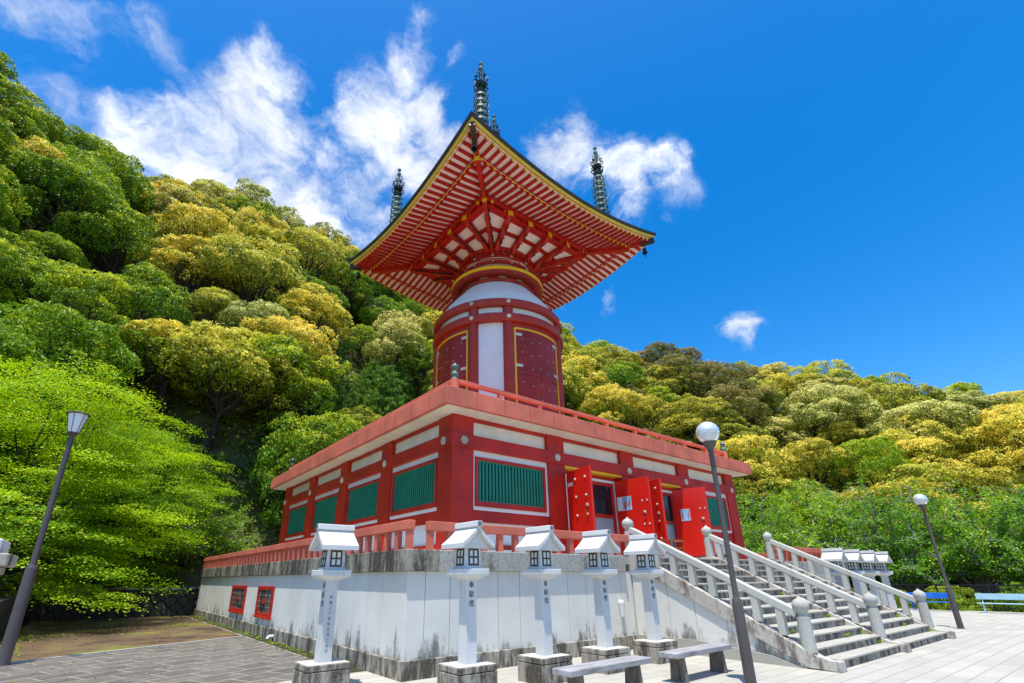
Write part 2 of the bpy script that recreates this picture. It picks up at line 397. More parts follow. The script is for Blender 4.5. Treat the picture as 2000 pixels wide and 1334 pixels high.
def text_verts(ch, size):
    """flat triangles of one character, centred, in the xz plane"""
    if ch not in _tm:
        cu = bpy.data.curves.new('glyph', 'FONT'); cu.body = ch; cu.align_x = 'CENTER'; cu.align_y = 'CENTER'; cu.extrude = 0; cu.resolution_u = 3
        o = bpy.data.objects.new('glyph', cu); col.objects.link(o)
        dg = bpy.context.evaluated_depsgraph_get(); me = o.evaluated_get(dg).to_mesh()
        v = [tuple(x.co) for x in me.vertices]; f = [tuple(p.vertices) for p in me.polygons]
        bpy.data.objects.remove(o); bpy.data.curves.remove(cu)
        xs = [a[0] for a in v]; ys = [a[1] for a in v]; cx = (min(xs)+max(xs))/2 if v else 0; cy = (min(ys)+max(ys))/2 if v else 0
        _tm[ch] = ([((a-cx), (b-cy)) for a, b, _ in v], f)
    v, f = _tm[ch]
    return [(a*size, b*size) for a, b in v], f
def vertical_text(mb, s, origin, right, size, pitch):
    o = Vector(origin); r = Vector(right)
    for i, ch in enumerate(s):
        v, f = text_verts(ch, size)
        mb.add([o + r*a + Vector((0, 0, b - i*pitch)) for a, b in v], f)

# ================================================================= SETTING
def sheet(name, poly, z, mat):
    m = MB(); m.add([(x, y, z) for x, y in poly], [tuple(range(len(poly)))]); o = m.build(name, mat); return tag(o, kind='structure')
sheet('ground', [(-400,-400),(400,-400),(400,400),(-400,400)], -.30, EARTH)
o = MB().box(-60, 29.6, -60, 60, -.28, -.02).build('soil', EARTH); tag(o, kind='structure')
sheet('plaza', [(-14,-30),(29.4,-30),(29.4,30),(-1.5,30),(-1.5,1.3),(-14,-2.2)], 0.0, TILES)
# dark stone walk on the left, its far edge runs slantwise, then the mossy yard
sheet('stone_path', [(-14,-2.2),(-1.5,1.3),(-.42,1.3),(-.42,9.06),(-5.5,6.78),(-14,2.95)], 0.004, PAVERS)
sheet('gravel_yard', [(-14,2.95),(-5.5,6.78),(-.42,9.06),(-.42,30),(-14,30)], 0.0045, MOSS)
k = MB(); k.beam((-14,2.95,.012),(-5.5,6.78,.012),.07,.05); k.beam((-5.5,6.78,.012),(-.42,9.06,.012),.07,.05); tag(k.build('kerb', LBTOP), kind='structure')

# ================================================================= PLATFORM
PW = 20.7
plat = empty('stone_platform', (0,0,0), 0, 'large pale granite clad platform with dark weathered coping that carries the red hall', 'platform')
# cladding panels, one object with real joints
def panels(m, fixed, axis, joints, z0, z1, out):
    for a, b in zip(joints[:-1], joints[1:]):
        a2, b2 = a+.007, b-.007
        if axis == 'x': m.box(a2, b2, min(fixed, fixed+out), max(fixed, fixed+out), z0, z1)
        else: m.box(min(fixed, fixed+out), max(fixed, fixed+out), a2, b2, z0, z1)
jr = [0, .38, .92, 1.5, 2.07, 2.64, 3.35, 4.06, 4.67, 5.3, 5.9, 6.12]
jr2 = [14.55 + .6*i for i in range(11)]; jr2[-1] = PW
jl = [0, .92, 1.56] + [1.56 + .68*i for i in range(1, 9)]
jl = [x for x in jl if x < 7.6] + [7.78, 9.9, 11.2, 13.9, 14.6, 15.4, 16.2, 17.0, 17.8, 18.6, 19.4, 20.2, PW]
m = MB(); m.box(.03, PW-.03, .03, PW-.03, .0, 1.73)
panels(m, 0, 'x', jr, .30, 1.72, .035); panels(m, 0, 'x', jr2, .30, 1.72, .035); panels(m, 0, 'y', jl, .30, 1.72, .035)
m.build('cladding_wall', CLAD, plat)
m = MB(); m.box(-.05, 6.3, -.05, .05, -.25, .30); m.box(14.5, PW+.05, -.05, .05, -.25, .30); m.box(-.05, .05, .052, PW+.05, -.25, .298)
m.box(PW-.05, PW+.05, .052, PW-.052, -.25, .3); m.box(.052, PW-.052, PW-.05, PW+.05, -.25, .3)
m.build('plinth', PLINTH, plat, bev=.012)
# coping blocks
def coping(name, mat, segs):
    for x0, x1, y0, y1 in segs: MB().box(x0, x1, y0, y1, 1.72, 2.10).build('coping_block', mat, plat, bev=.012)
ov = .075
coping('corner_coping', COPING, [(-ov, .62, -ov, .6)] + [(-ov, .55, .606+1.5*i, min(.6+1.5*(i+1), PW+ov)) for i in range(14)])
coping('coping', COPING2, [(.626+1.42*i, .62+1.42*(i+1) if i < 3 else 6.1, -ov, .6) for i in range(4)] + [(14.6+1.53*i, 14.594+1.53*(i+1), -ov, .6) for i in range(4)])
m = MB(); m.box(PW-.5, PW+ov, .605, PW+ov, 1.72, 2.098); m.box(.555, PW-.505, PW-.5, PW+ov, 1.72, 2.098); m.build('rear_coping', COPING, plat)
m = MB(); m.box(.5, PW-.45, .55, PW-.45, 1.9, 2.095); m.box(6.1, 14.6, .0, .6, 1.9, 2.09); m.build('deck', STEPT, plat)
# two red basement windows with bars
for y0, y1 in ((8.02, 9.75), (11.35, 13.6)):
    y1 = y0 + 1.72 if y0 < 9 else y0 + 2.1
    f = MB()
    t = .10
    f.box(-.05, -.002, y0, y1, .55, .55+t); f.box(-.05, -.002, y0, y1, 1.40-t, 1.40); f.box(-.05, -.002, y0, y0+t*1.4, .65, 1.30); f.box(-.05, -.002, y1-t*1.4, y1, .65, 1.30)
    f.box(-.07, -.0, y0-.03, y1+.03, .50, .55)
    fo = f.build('window', RED, plat)
    g = MB(); g.box(-.012, -.003, y0+t, y1-t, .65, 1.30); g.build('pane', GLASS, fo)
    g = MB(); n = 11
    for i in range(1, n): yy = y0+t*1.4+(y1-y0-2.8*t)*i/n; g.box(-.035, -.02, yy-.008, yy+.008, .65, 1.30)
    for i in range(1, 4): zz = .65+.65*i/4; g.box(-.040, -.036, y0+t*1.4, y1-t*1.4, zz-.008, zz+.008)
    g.build('grille', PLINTH, fo)
    g = MB(); yc = (y0+y1)/2; g.box(-.062, -.045, yc-.13, yc+.13, .90, 1.04); g.build('latch_plate', RED, fo)
g = MB(); g.tube([(-.03, 7.4, .12), (-.16, 7.4, .12), (-.20, 7.4, .07), (-.20, 7.4, -.02)], .045, 10); g.build('drain_spout', PVC, plat, True)
g = MB(); g.tube([(5.82, -.05, 1.0), (5.82, -.05, .72)], [.07, .05], 10); g.lathe([(0,.09),(.05,.08),(.075,.03),(.07,0)], 12, (5.82,-.05,1.0)); g.build('outlet_cover', PVC, plat, True)
# moss gutter
g = MB(); g.box(-.42, -.36, 1.3, 20, -.06, .012); g.build('gutter_kerb', PLINTH, plat); 
tag(sheet('gutter', [(-.36,1.3),(-.05,1.3),(-.05,22),(-.36,22)], 0.003, GUTM), kind='structure')

# ================================================================= STAIRCASE
stair = empty('stone_staircase', (10.4,-4.2,0), 0, 'wide grey granite staircase with two flights and three rail lines climbing to the red doors', 'staircase')
def reloc(o, e):
    if o.parent == e: o.matrix_parent_inverse = Matrix.Translation(-e.location)
    return o
RIS, TR, Y0 = .161, .322, -4.14
for x0, x1 in ((6.6, 10.2), (10.45, 14.2)):
    a, b = MB(), MB()
    for i in range(13):
        y = Y0+TR*i
        a.box(x0, x1, y-.02, y+TR+.03 if i < 12 else .02, RIS*(i+1)-.035, RIS*(i+1))
        b.box(x0, x1, y+.004, y+TR+.004 if i < 12 else .0, RIS*i, RIS*(i+1)-.035)
    reloc(a.build('tread_flight', STEPT, stair, bev=.006), stair); reloc(b.build('riser_flight', STEPR, stair), stair)
SLP = RIS/TR
def zs(y): return .17 + (y+4.2)*SLP if y > -4.05 else .17 + .15*SLP
for x0, x1 in ((6.35, 6.6), (10.2, 10.45), (14.2, 14.45)):
    m = MB(); top = [(-4.28, .17), (-3.98, .20), (-.42, 2.04), (-.12, 2.15), (.12, 2.15)]
    lo = [(.12, 1.70), (-.38, 1.72), (-3.75, .02), (-4.28, .0)]
    m.prism([(y, z) for y, z in top+lo], 0, x0, x1); reloc(m.build('stringer', STRING, stair, bev=.012), stair)
ys = [-3.72, -3.0, -2.3, -1.6, -.95, -.35, .0]
for x0 in (6.40, 14.40):
    m = MB()
    for a, b in zip(ys[:-1], ys[1:]):
        f = lambda y: max(.02, .02 + (y+3.75)*SLP*1.005)
        m.prism([(a+.006, 0), (b-.006, 0), (b-.006, f(b)), (a+.006, f(a))], 0, x0, x0+(.05 if x0 < 10 else .02))
    xa, xb = (6.45, 6.58) if x0 < 10 else (14.21, 14.39)
    m.prism([(-3.7, 0), (0, 0), (0, 1.8), (-3.7, .04)], 0, xa, xb); reloc(m.build('side_wall', CLAD, stair), stair)
m = MB(); m.prism([(-3.66, 0), (-.06, 0), (-.06, .30), (-1.6, .30), (-3.1, .16)], 0, 6.36, 6.399); reloc(m.build('side_plinth', STEPT, stair), stair)
newp = [(.0,-.02),(.125,-.02),(.125,.0),(.115,.55),(.115,.58),(.085,.60),(.085,.65),(.10,.665),(.135,.71),(.148,.78),(.135,.84),(.09,.885),(.04,.91),(.015,.945),(0,.96)]
for xc in (6.475, 10.325, 14.325):
    for yc, zb in ((-3.78, .29), (.02, 2.13)):
        m = MB(); m.lathe(newp, 20, (xc, yc, zb)); reloc(m.build('newel_post', NEWEL, stair, True), stair)
    m = MB(); a = Vector((xc, -3.70, .92)); b = Vector((xc, -.04, .92+3.66*SLP)); m.beam(a, b, .17, .15)
    reloc(m.build('handrail', RAILST, stair, bev=.02), stair)
    for i in range(8):
        y = -3.38 + i*.44; zt = .92+(y+3.70)*SLP-.06; zb = .17+(y+4.2)*SLP-.05
        m = MB(); m.box(xc-.075, xc+.075, y-.065, y+.065, zb, zt); reloc(m.build('baluster', RAILST, stair, bev=.008), stair)

# ================================================================= RED RAILINGS ON THE PLATFORM
def railing(name, label, runs, parent=None):
    e = empty(name, (runs[0][0][0], runs[0][0][1], 2.1), 0, label, 'railing', 'red railings around the platform')
    for (a, b, step, skip) in runs:
        a, b = Vector(a), Vector(b); d = (b-a); n = max(1, round(d.length/step)); dn = d.normalized()
        m = MB(); m.beam(a - dn*.07 + Vector((0,0,.43)), b + dn*.07*(0 if skip else 1) + Vector((0,0,.43)), .15, .17)
        reloc(m.build('top_rail', VERM, e, bev=.01), e)
        for i in range(n+1):
            if skip and i == n: continue
            if i == 0 and skip == 2: continue
            p = a + d*i/n; m = MB(); m.obox(p + Vector((0,0,.17)), dn*.055, dn.cross(Vector((0,0,1)))*.055, (0,0,.18)); reloc(m.build('baluster', RED if i % 1 else VERM, e), e)
    return e
railing('platform_railing', 'vermilion concrete railing on the coping left of the stairs, turning the near corner', [((.02,.02,2.1), (.02,PW-.05,2.1), .435, 0), ((.46,.02,2.1), (6.35,.02,2.1), .435, 1)])
railing('platform_railing', 'short vermilion railing on the coping right of the stairs', [((14.55,.02,2.1), (PW-.02,.02,2.1), .435, 0), ((PW-.02,.46,2.1), (PW-.02,12.5,2.1), .435, 1)])

# ================================================================= PAGODA (hall + drum tower + roof)
H0, H1 = 2.65, 18.05
pag = empty('pagoda', (10.35,10.35,2.1), 0, 'red and white pagoda with square hall, round white shouldered drum and wide spired roof', 'pagoda')
def P(mb, name, mat, smooth=False, bev=0, parent=None):
    if name in SPLIT:
        for q in islands(mb)[1:]: P1(q, name, mat, smooth, bev, parent)
        mb = islands(mb)[0] if mb.f else mb
    return P1(mb, name, mat, smooth, bev, parent)
def P1(mb, name, mat, smooth=False, bev=0, parent=None):
    o = mb.build(name, mat, parent or pag, smooth, bev)
    if parent is None: reloc(o, pag)
    return o
colc = [3.03, 6.68, 10.35, 14.02, 17.67]
# generic side builder: f(u, d, z) -> world; u along the side, d outward from the hall centre plane
def side_map(k):
    def g(u, d, z):   # d = inward depth from H0 plane
        x, y = u, H0+d
        if k == 0: return (x, y, z)
        if k == 1: return (y, 20.7-x, z)         # left facade (x = H0)
        if k == 2: return (20.7-x, 20.7-y, z)
        return (20.7-y, x, z)
    return g
def sbox(mb, k, u0, u1, d0, d1, z0, z1):
    g = side_map(k); a = g(u0, d0, z0); b = g(u1, d1, z1)
    mb.box(min(a[0],b[0]), max(a[0],b[0]), min(a[1],b[1]), max(a[1],b[1]), z0, z1)
# core
m = MB(); m.box(H0+.42, H1-.42, H0+.42, H1-.42, 2.1, 5.93); P(m, 'inner_wall', WHITE)
for k in range(4):
    # columns: corner ones belong to sides 0 and 2 only
    for i, c in enumerate(colc):
        if i in (0, 4) and k in (1, 3): continue
        m = MB()
        if i in (0, 4):
            a = .02; u0, u1 = (H0+a, H0+.74) if i == 0 else (H1-.74, H1-a)
            sbox(m, k, u0, u1, a, .74, 2.1, 5.93)
        else: sbox(m, k, c-.37, c+.37, .02, .43, 2.1, 5.93)
        P(m, 'column', RED)
    m = MB(); uu = (H0-.03, H1+.03) if k in (0, 2) else (H0+.251, H1-.251)
    sbox(m, k, uu[0], uu[1], -.03, .25, 5.0, 5.39)
    P(m, 'tie_beam', RED, bev=.012)
    m = MB()
    for a, b in zip(colc[:-1], colc[1:]): sbox(m, k, a+.37, b-.37, .06, .42, 5.84, 5.93)
    P(m, 'head_beam', RED)
    m = MB()
    for a, b in zip(colc[:-1], colc[1:]): sbox(m, k, a+.37, b-.37, .16, .42, 5.39, 5.84)
    P(m, 'plaster_panel', CREAM)
    for i, c in enumerate(colc):
        g = side_map(k); c3 = Vector(g(c, -.03, 5.20)); n = Vector(g(0, -1, 0)) - Vector(g(0, 0, 0)); t = Vector(g(1, 0, 0)) - Vector(g(0, 0, 0))
        m = MB(); vs = []
        for rr, dd in ((.125, 0), (.125, .03), (.08, .045), (.0, .06)):
            vs += [c3 + n*dd + (t*math.cos(R(60*q)) + Vector((0,0,1))*math.sin(R(60*q)))*rr*(1 if rr else 0) for q in range(6)]
        fs = [(r*6+q, r*6+(q+1) % 6, (r+1)*6+(q+1) % 6, (r+1)*6+q) for r in range(3) for q in range(6)]
        m.add(vs, fs); P(m, 'medallion', MEDAL)
    lo, sill, wh, base = MB(), MB(), MB(), MB()
    for i, (a, b) in enumerate(zip(colc[:-1], colc[1:])):
        a2, b2 = a+.37, b-.37
        door = (k == 0 and i in (1, 2))
        if not door:
            sbox(sill, k, a2, b2, .10, .42, 3.03, 3.34)
            sbox(wh, k, a2, b2, .18, .42, 2.45, 3.03)
            sbox(lo, k, a2, b2, .12, .42, 2.32, 2.45)
            sbox(base, k, a2, b2, .06, .42, 2.1, 2.32)
            fr = MB()
            sbox(fr, k, a2, b2, .10, .42, 3.34, 3.44); sbox(fr, k, a2, b2, .10, .42, 4.82, 5.0)
            sbox(fr, k, a2, a2+.09, .10, .42, 3.44, 4.82); sbox(fr, k, b2-.12, b2, .10, .42, 3.44, 4.82)
            wfo = P(fr, 'window', WHITE)
            fr = MB(); w0, w1 = a2+.09, b2-.12
            sbox(fr, k, w0, w1, .055, .30, 3.44, 3.58); sbox(fr, k, w0, w1, .055, .30, 4.73, 4.82)
            sbox(fr, k, w0, w0+.09, .055, .30, 3.58, 4.73); sbox(fr, k, w1-.09, w1, .055, .30, 3.58, 4.73)
            reloc(P(fr, 'window_frame', RED, parent=wfo, bev=.006), pag)
            la = MB(); l0, l1 = w0+.09, w1-.09
            sbox(la, k, l0, l1, .10, .16, 3.58, 3.62); sbox(la, k, l0, l1, .10, .16, 4.69, 4.73); sbox(la, k, l0, l0+.04, .10, .16, 3.62, 4.69); sbox(la, k, l1-.04, l1, .10, .16, 3.62, 4.69)
            n = 20
            for q in range(n):
                uc = l0+.04+(l1-l0-.08)*(q+.5)/n; sbox(la, k, uc-.033, uc+.033, .105, .15, 3.62, 4.69)
            reloc(P(la, 'lattice', GREEN, parent=wfo), pag)
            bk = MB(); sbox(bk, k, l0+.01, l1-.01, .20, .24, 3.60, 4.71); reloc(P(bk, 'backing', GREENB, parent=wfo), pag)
        else:
            sbox(base, k, a2, b2, .1, .42, 2.1, 2.22); 
            lin_ = MB(); sbox(lin_, k, a2, b2, .03, .42, 4.93, 5.0); P(lin_, 'door_lintel', YEL)
            fr = MB(); sbox(fr, k, a2, b2, .30, .42, 4.80, 4.93); sbox(fr, k, a2, a2+.18, .30, .42, 2.22, 4.8); sbox(fr, k, b2-.08, b2, .30, .42, 2.22, 4.8)
            P(fr, 'door_surround', RED)
            wf = MB(); sbox(wf, k, a2+.18, b2-.08, .26, .42, 4.72, 4.80); sbox(wf, k, a2+.18, a2+.30, .26, .42, 2.22, 4.72); sbox(wf, k, b2-.22, b2-.08, .26, .42, 2.22, 4.72)
            sbox(wf, k, a2+.3, b2-.22, .24, .42, 2.22, 2.44)
            wfo = P(wf, 'doorway', WHITE, bev=.008)
            g = MB(); g0, g1 = a2+.30, b2-.22; mid = (g0+g1)/2
            for p0, p1 in ((g0, mid+.02), (mid+.02, g1)):
                sbox(g, k, p0, p0+.09, .30, .40, 2.44, 4.72); sbox(g, k, p1-.12, p1, .30, .40, 2.44, 4.72); sbox(g, k, p0+.09, p1-.12, .30, .40, 4.60, 4.72)
                sbox(g, k, p0+.09, p1-.12, .30, .40, 3.50, 3.62); sbox(g, k, p0+.09, p1-.12, .30, .40, 2.44, 2.6)
            reloc(P(g, 'door_frame', RED, parent=wfo), pag)
            g = MB(); h = MB()
            for p0, p1 in ((g0, mid+.02), (mid+.02, g1)):
                sbox(g, k, p0+.09, p1-.12, .35, .38, 3.62, 4.60); sbox(h, k, p0+.09, p1-.12, .34, .38, 2.6, 3.5)
            reloc(P(g, 'glass', GLASS, parent=wfo), pag); reloc(P(h, 'kick_panel', GREYP, parent=wfo), pag)
    P(sill, 'sill_beam', RED); P(wh, 'lower_plaster', WHITE); P(lo, 'ground_beam', RED); P(base, 'base_course', CREAM)
# doors standing open
def leaf(hx, hy, ex, ey, outer_left, poster):
    h = Vector((hx, hy, 0)); e = Vector((ex, ey, 0)); d = (e-h); n = Vector((-d.y, d.x, 0)).normalized()
    if n.x > 0: n = -n                     # n faces -x (towards the camera side)
    c = (h+e)/2 + Vector((0,0,3.545)); m = MB(); m.obox(c, d/2, n*.035, (0,0,1.225)); lo = P(m, 'door_leaf', RED_DOOR, bev=.008)
    if outer_left:
        m = MB()
        for t in (.38, .80):
            for z in (4.47, 3.92, 3.36, 2.8):
                p = h + d*t + n*.035 + Vector((0,0,z)); q = [(.0,.05),(.035,.04),(.05,.0)]
                tt = d.normalized(); vs = []; K = 8
                for r_, o_ in ((.040, 0), (.034, .02), (.012, .034)):
                    vs += [p + n*o_ + (tt*math.cos(2*math.pi*j/K) + Vector((0,0,1))*math.sin(2*math.pi*j/K))*r_ for j in range(K)]
                m.add(vs, [(r*K+j, r*K+(j+1) % K, (r+1)*K+(j+1) % K, (r+1)*K+j) for r in range(2) for j in range(K)] + [tuple(range(2*K, 3*K))])
        reloc(P(m, 'stud', STUD, parent=lo), pag)
        m = MB(); p = h + d*.16 + n*.04 + Vector((0,0,4.35)); m.obox(p, d.normalized()*.13, n*.006, (0,0,.055)); reloc(P(m, 'strap_hinge', STUD, parent=lo), pag)
    m = MB(); p = h + d*.82 + n*.05 + Vector((0,0,3.62)); tt = d.normalized()
    m.tube([p + n*.035 + tt*.045*math.sin(2*math.pi*j/12) + Vector((0,0,-.1+.085*math.cos(2*math.pi*j/12))) for j in range(13)], .010, 6)
    reloc(P(m, 'ring_pull', BRONZED, parent=lo), pag)
    m = MB(); q = h + d*.82 + n*.035 + Vector((0,0,3.62)); m.obox(q+n*.012, tt*.045, n*.012, (0,0,.045)); reloc(P(m, 'pull_plate', STUD, parent=lo, bev=.01), pag)
    if not outer_left:
        m = MB()
        for z in (4.0, 3.24):
            for t in (.78, .92): q = h + d*t + n*.035 + Vector((0,0,z)); m.obox(q+n*.008, tt*.02, n*.012, (0,0,.03))
        reloc(P(m, 'latch', STUD, parent=lo), pag)
    if poster:
        t0, t1, z0, z1 = poster
        a = h + d*t0 + n*.038; b = h + d*t1 + n*.038
        def rect(mb, u0, u1, v0, v1, off): 
            q = [a + (b-a)*u + n*off + Vector((0,0,z0+(z1-z0)*v)) for u, v in ((u0,v0),(u1,v0),(u1,v1),(u0,v1))]; mb.add(q, [(0,1,2,3)])
        m = MB(); m.obox((a+b)/2 + n*.002 + Vector((0,0,(z0+z1)/2)), (b-a)/2, n*.002, (0,0,(z1-z0)/2)); po = reloc(P(m, 'poster', PAPERW, parent=lo), pag)
        u_0 = .36 if t1-t0 > .3 else .02
        m = MB(); rect(m, u_0, .98, .02, .98, .0065); reloc(P(m, 'picture', PAPER, parent=lo), pag)
        m = MB(); rect(m, u_0+.08, u_0+.30, .12, .55, .0075); rect(m, .72, .86, .3, .62, .0075); reloc(P(m, 'print', PAPERR, parent=lo), pag)
        m = MB(); rr = random.Random(3)
        for cx, wd_, y0_, y1_ in ((.90, .07, .35, .95), (.80, .055, .08, .42), (u_0+.2, .10, .30, .70), (u_0+.22, .09, .05, .25)):
            y = y0_
            while y < y1_:
                hh = .045+.03*rr.random(); rect(m, cx-wd_/2, cx+wd_/2, y, y+hh*.35, .0085); rect(m, cx-wd_*.12, cx+wd_*.14, y, y+hh, .009); rect(m, cx-wd_/2, cx+wd_*.35, y+hh*.62, y+hh*.85, .0085); y += hh+.03
        reloc(P(m, 'lettering', INK, parent=lo), pag)
    return lo
leaf(7.12, 2.66, 6.86, 1.46, True, None)
leaf(9.66, 2.78, 9.80, 1.50, False, (.04, .46, 3.73, 4.20))
leaf(10.80, 2.66, 10.42, 1.46, True, None)
leaf(12.98, 2.66, 13.33, 1.49, False, (.18, .46, 3.57, 4.01))
# roof slab of the hall
S0, S1 = 2.05, 18.65
m = MB(); m.box(S0, S1, S0, S1, 5.95, 6.45)
for i in range(9):
    pass
P(m, 'roof_slab', VERM, bev=.015)
m = MB(); m.box(S0+.10, S1-.10, S0+.10, S1-.10, 5.935, 5.95); P(m, 'soffit', CREAM)
m = MB()
rr = random.Random(5)
for k in range(4):
    for i in range(1, 17):
        u = S0 + (S1-S0)*i/17 + rr.uniform(-.1, .1)
        g = {0: (u, S0-.0015), 1: (S0-.0015, u), 2: (u, S1+.0015), 3: (S1+.0015, u)}[k]
        if k in (0, 2): m.box(u-.006, u+.006, g[1]-.001, g[1]+.001, 5.97, 6.43)
        else: m.box(g[0]-.001, g[0]+.001, u-.006, u+.006, 5.97, 6.43)
P(m, 'slab_joint', RED_T)
# roof railing of the hall
rg = 2.78; rG = 17.92
for k in range(4):
    g = {0: lambda u: (u, rg), 1: lambda u: (rg, u), 2: lambda u: (u, rG), 3: lambda u: (rG, u)}[k]
    d = Vector((1,0,0)) if k in (0,2) else Vector((0,1,0))
    a, b = g(rg+.12), g(rG-.12)
    m = MB(); m.beam((*a, 6.98), (*b, 6.98), .13, .12); m.beam((*a, 6.64), (*b, 6.64), .10, .08); P(m, 'roof_rail', VERM, bev=.01)
    m = MB()
    for i in range(1, 9):
        u = rg + (rG-rg)*i/9; q = g(u); m.obox((*q, 6.68), (.06,0,0), (0,.06,0), (0,0,.238)); 
    P(m, 'roof_rail_post', VERM)
    m = MB()
    for i in range(1, 9):
        u = rg + (rG-rg)*i/9; q = Vector((*g(u), 7.046)); m.obox(q, d*.20, d.cross(Vector((0,0,1)))*.05, (0,0,.008))
    P(m, 'joint_plate', BRONZED)
gib = [(.0,0),(.115,0),(.115,.04),(.10,.06),(.10,.13),(.115,.15),(.115,.20),(.10,.22),(.10,.27),(.075,.30),(.06,.32),(.10,.35),(.125,.41),(.11,.47),(.05,.52),(.02,.56),(0,.57)]
for x, y in ((rg,rg),(rg,rG),(rG,rg),(rG,rG)):
    m = MB(); m.lathe([(0,6.44),(.14,6.44),(.13,7.0),(0,7.0)], 16, (x,y,0)); q = P(m, 'corner_post', VERM, True)
    m = MB(); m.lathe(gib, 16, (x,y,6.98)); reloc(P(m, 'finial', BRONZE, True, parent=q), pag)

# ---- round tower
CX, CY = 9.83, 9.45
def lat(name, prof, mat, n=96, sm=True, parent=None, a0=0, a1=360, bev=0):
    m = MB(); m.lathe(prof, n, (CX, CY, 0), a0, a1); o = P(m, name, mat, sm, bev, parent=parent)
    return reloc(o, pag) if parent else o
lat('drum_wall', [(3.04, 6.4), (3.06, 9), (3.06, 13.7)], DRUMW)
lat('drum_sill', [(3.05,6.44),(3.42,6.44),(3.42,6.62),(3.05,6.62)], RED_T)
for a in (30, 60, 120, 150, 210, 240, 300, 330):
    x, y = CX+3.03*math.cos(R(a)), CY+3.03*math.sin(R(a))
    m = MB(); m.lathe([(.24,6.62),(.245,9),(.24,13.3)], 20, (x,y,0)); P(m, 'drum_column', RED_T, True)
for z0, z1, nm in ((12.47, 12.87, 'lower_band'), (13.26, 13.62, 'upper_band')):
    b = lat(nm, [(3.0,z0),(3.30,z0),(3.32,z0+.03),(3.32,z1-.03),(3.29,z1),(3.0,z1)], RED_T)
    for a in (30, 60, 120, 150, 210, 240, 300, 330):
        c = Vector((math.cos(R(a)), math.sin(R(a)), 0)); t = Vector((-c.y, c.x, 0)); p = Vector((CX, CY, (z0+z1)/2+.02)) + c*3.315
        m = MB(); vs = []
        for r_, o_ in ((.11, 0), (.11, .03), (.03, .055)): vs += [p + c*o_ + (t*math.cos(R(60*j)) + Vector((0,0,1))*math.sin(R(60*j)))*r_ for j in range(6)]
        m.add(vs, [(r*6+j, r*6+(j+1) % 6, (r+1)*6+(j+1) % 6, (r+1)*6+j) for r in range(2) for j in range(6)] + [tuple(range(12, 18))]); reloc(P(m, 'medallion', MEDAL, parent=b), pag)
# four curved double doors
def arcbox(mb, a0, a1, r0, r1, z0, z1, n=14):
    vs = []; 
    for k in range(n+1):
        t = R(a0+(a1-a0)*k/n)
        for r, z in ((r0,z0),(r1,z0),(r1,z1),(r0,z1)): vs.append((CX+r*math.cos(t), CY+r*math.sin(t), z))
    fs = []
    for k in range(n):
        for j in range(4): fs.append((k*4+j, k*4+(j+1) % 4, (k+1)*4+(j+1) % 4, (k+1)*4+j))
    fs += [(0,1,2,3), (n*4+3, n*4+2, n*4+1, n*4)]
    mb.add(vs, fs)
for ca in (0, 90, 180, 270):
    m = MB(); hw = 25.2
    arcbox(m, ca-hw, ca+hw, 3.04, 3.13, 12.16, 12.24); arcbox(m, ca-hw, ca-hw+1.3, 3.04, 3.13, 6.7, 12.16, 2); arcbox(m, ca+hw-1.3, ca+hw, 3.04, 3.13, 6.7, 12.16, 2)
    fr = P(m, 'drum_door', YEL)
    m = MB(); arcbox(m, ca-hw+1.3, ca+hw-1.3, 3.04, 3.085, 6.7, 12.16, 24); q = reloc(P(m, 'door_panel', RED_DRUMDOOR, True, parent=fr), pag)
    m = MB(); arcbox(m, ca-hw-1.0, ca+hw+1.0, 3.05, 3.12, 12.24, 12.47, 24); reloc(P(m, 'door_head', RED_T, True, parent=fr), pag)
    m = MB(); arcbox(m, ca-hw+1.3, ca+hw-1.3, 3.06, 3.11, 10.0, 10.07, 24); arcbox(m, ca-.25, ca+.25, 3.06, 3.10, 6.7, 10.0, 2); reloc(P(m, 'mullion', RED_T, parent=fr), pag)
    m = MB()
    for ai, a in enumerate((-18, -9, 0, 9, 18)):
        for zi, z in enumerate((11.7, 11.05, 10.4, 9.6, 8.9, 8.2)):
            aa = ca+a; c = Vector((math.cos(R(aa)), math.sin(R(aa)), 0)); t = Vector((-c.y, c.x, 0)); p = Vector((CX, CY, z - .12*(ai % 2))) + c*3.083; vs = []
            for r_, o_ in ((.042, 0), (.034, .02), (.01, .03)): vs += [p + c*o_ + (t*math.cos(R(60*j)) + Vector((0,0,1))*math.sin(R(60*j)))*r_ for j in range(6)]
            m.add(vs, [(r*6+j, r*6+(j+1) % 6, (r+1)*6+(j+1) % 6, (r+1)*6+j) for r in range(2) for j in range(6)] + [tuple(range(12, 18))])
    reloc(P(m, 'door_stud', DSTUD, parent=fr), pag)
    m = MB()
    for sgn in (-1, 1):
        for z in (11.85, 10.32, 7.6):
            a0, a1 = sorted((ca+sgn*(hw-1.4), ca+sgn*(hw-7))); arcbox(m, a0, a1, 3.085, 3.10, z, z+.13, 4)
    reloc(P(m, 'strap', STUD, parent=fr), pag)
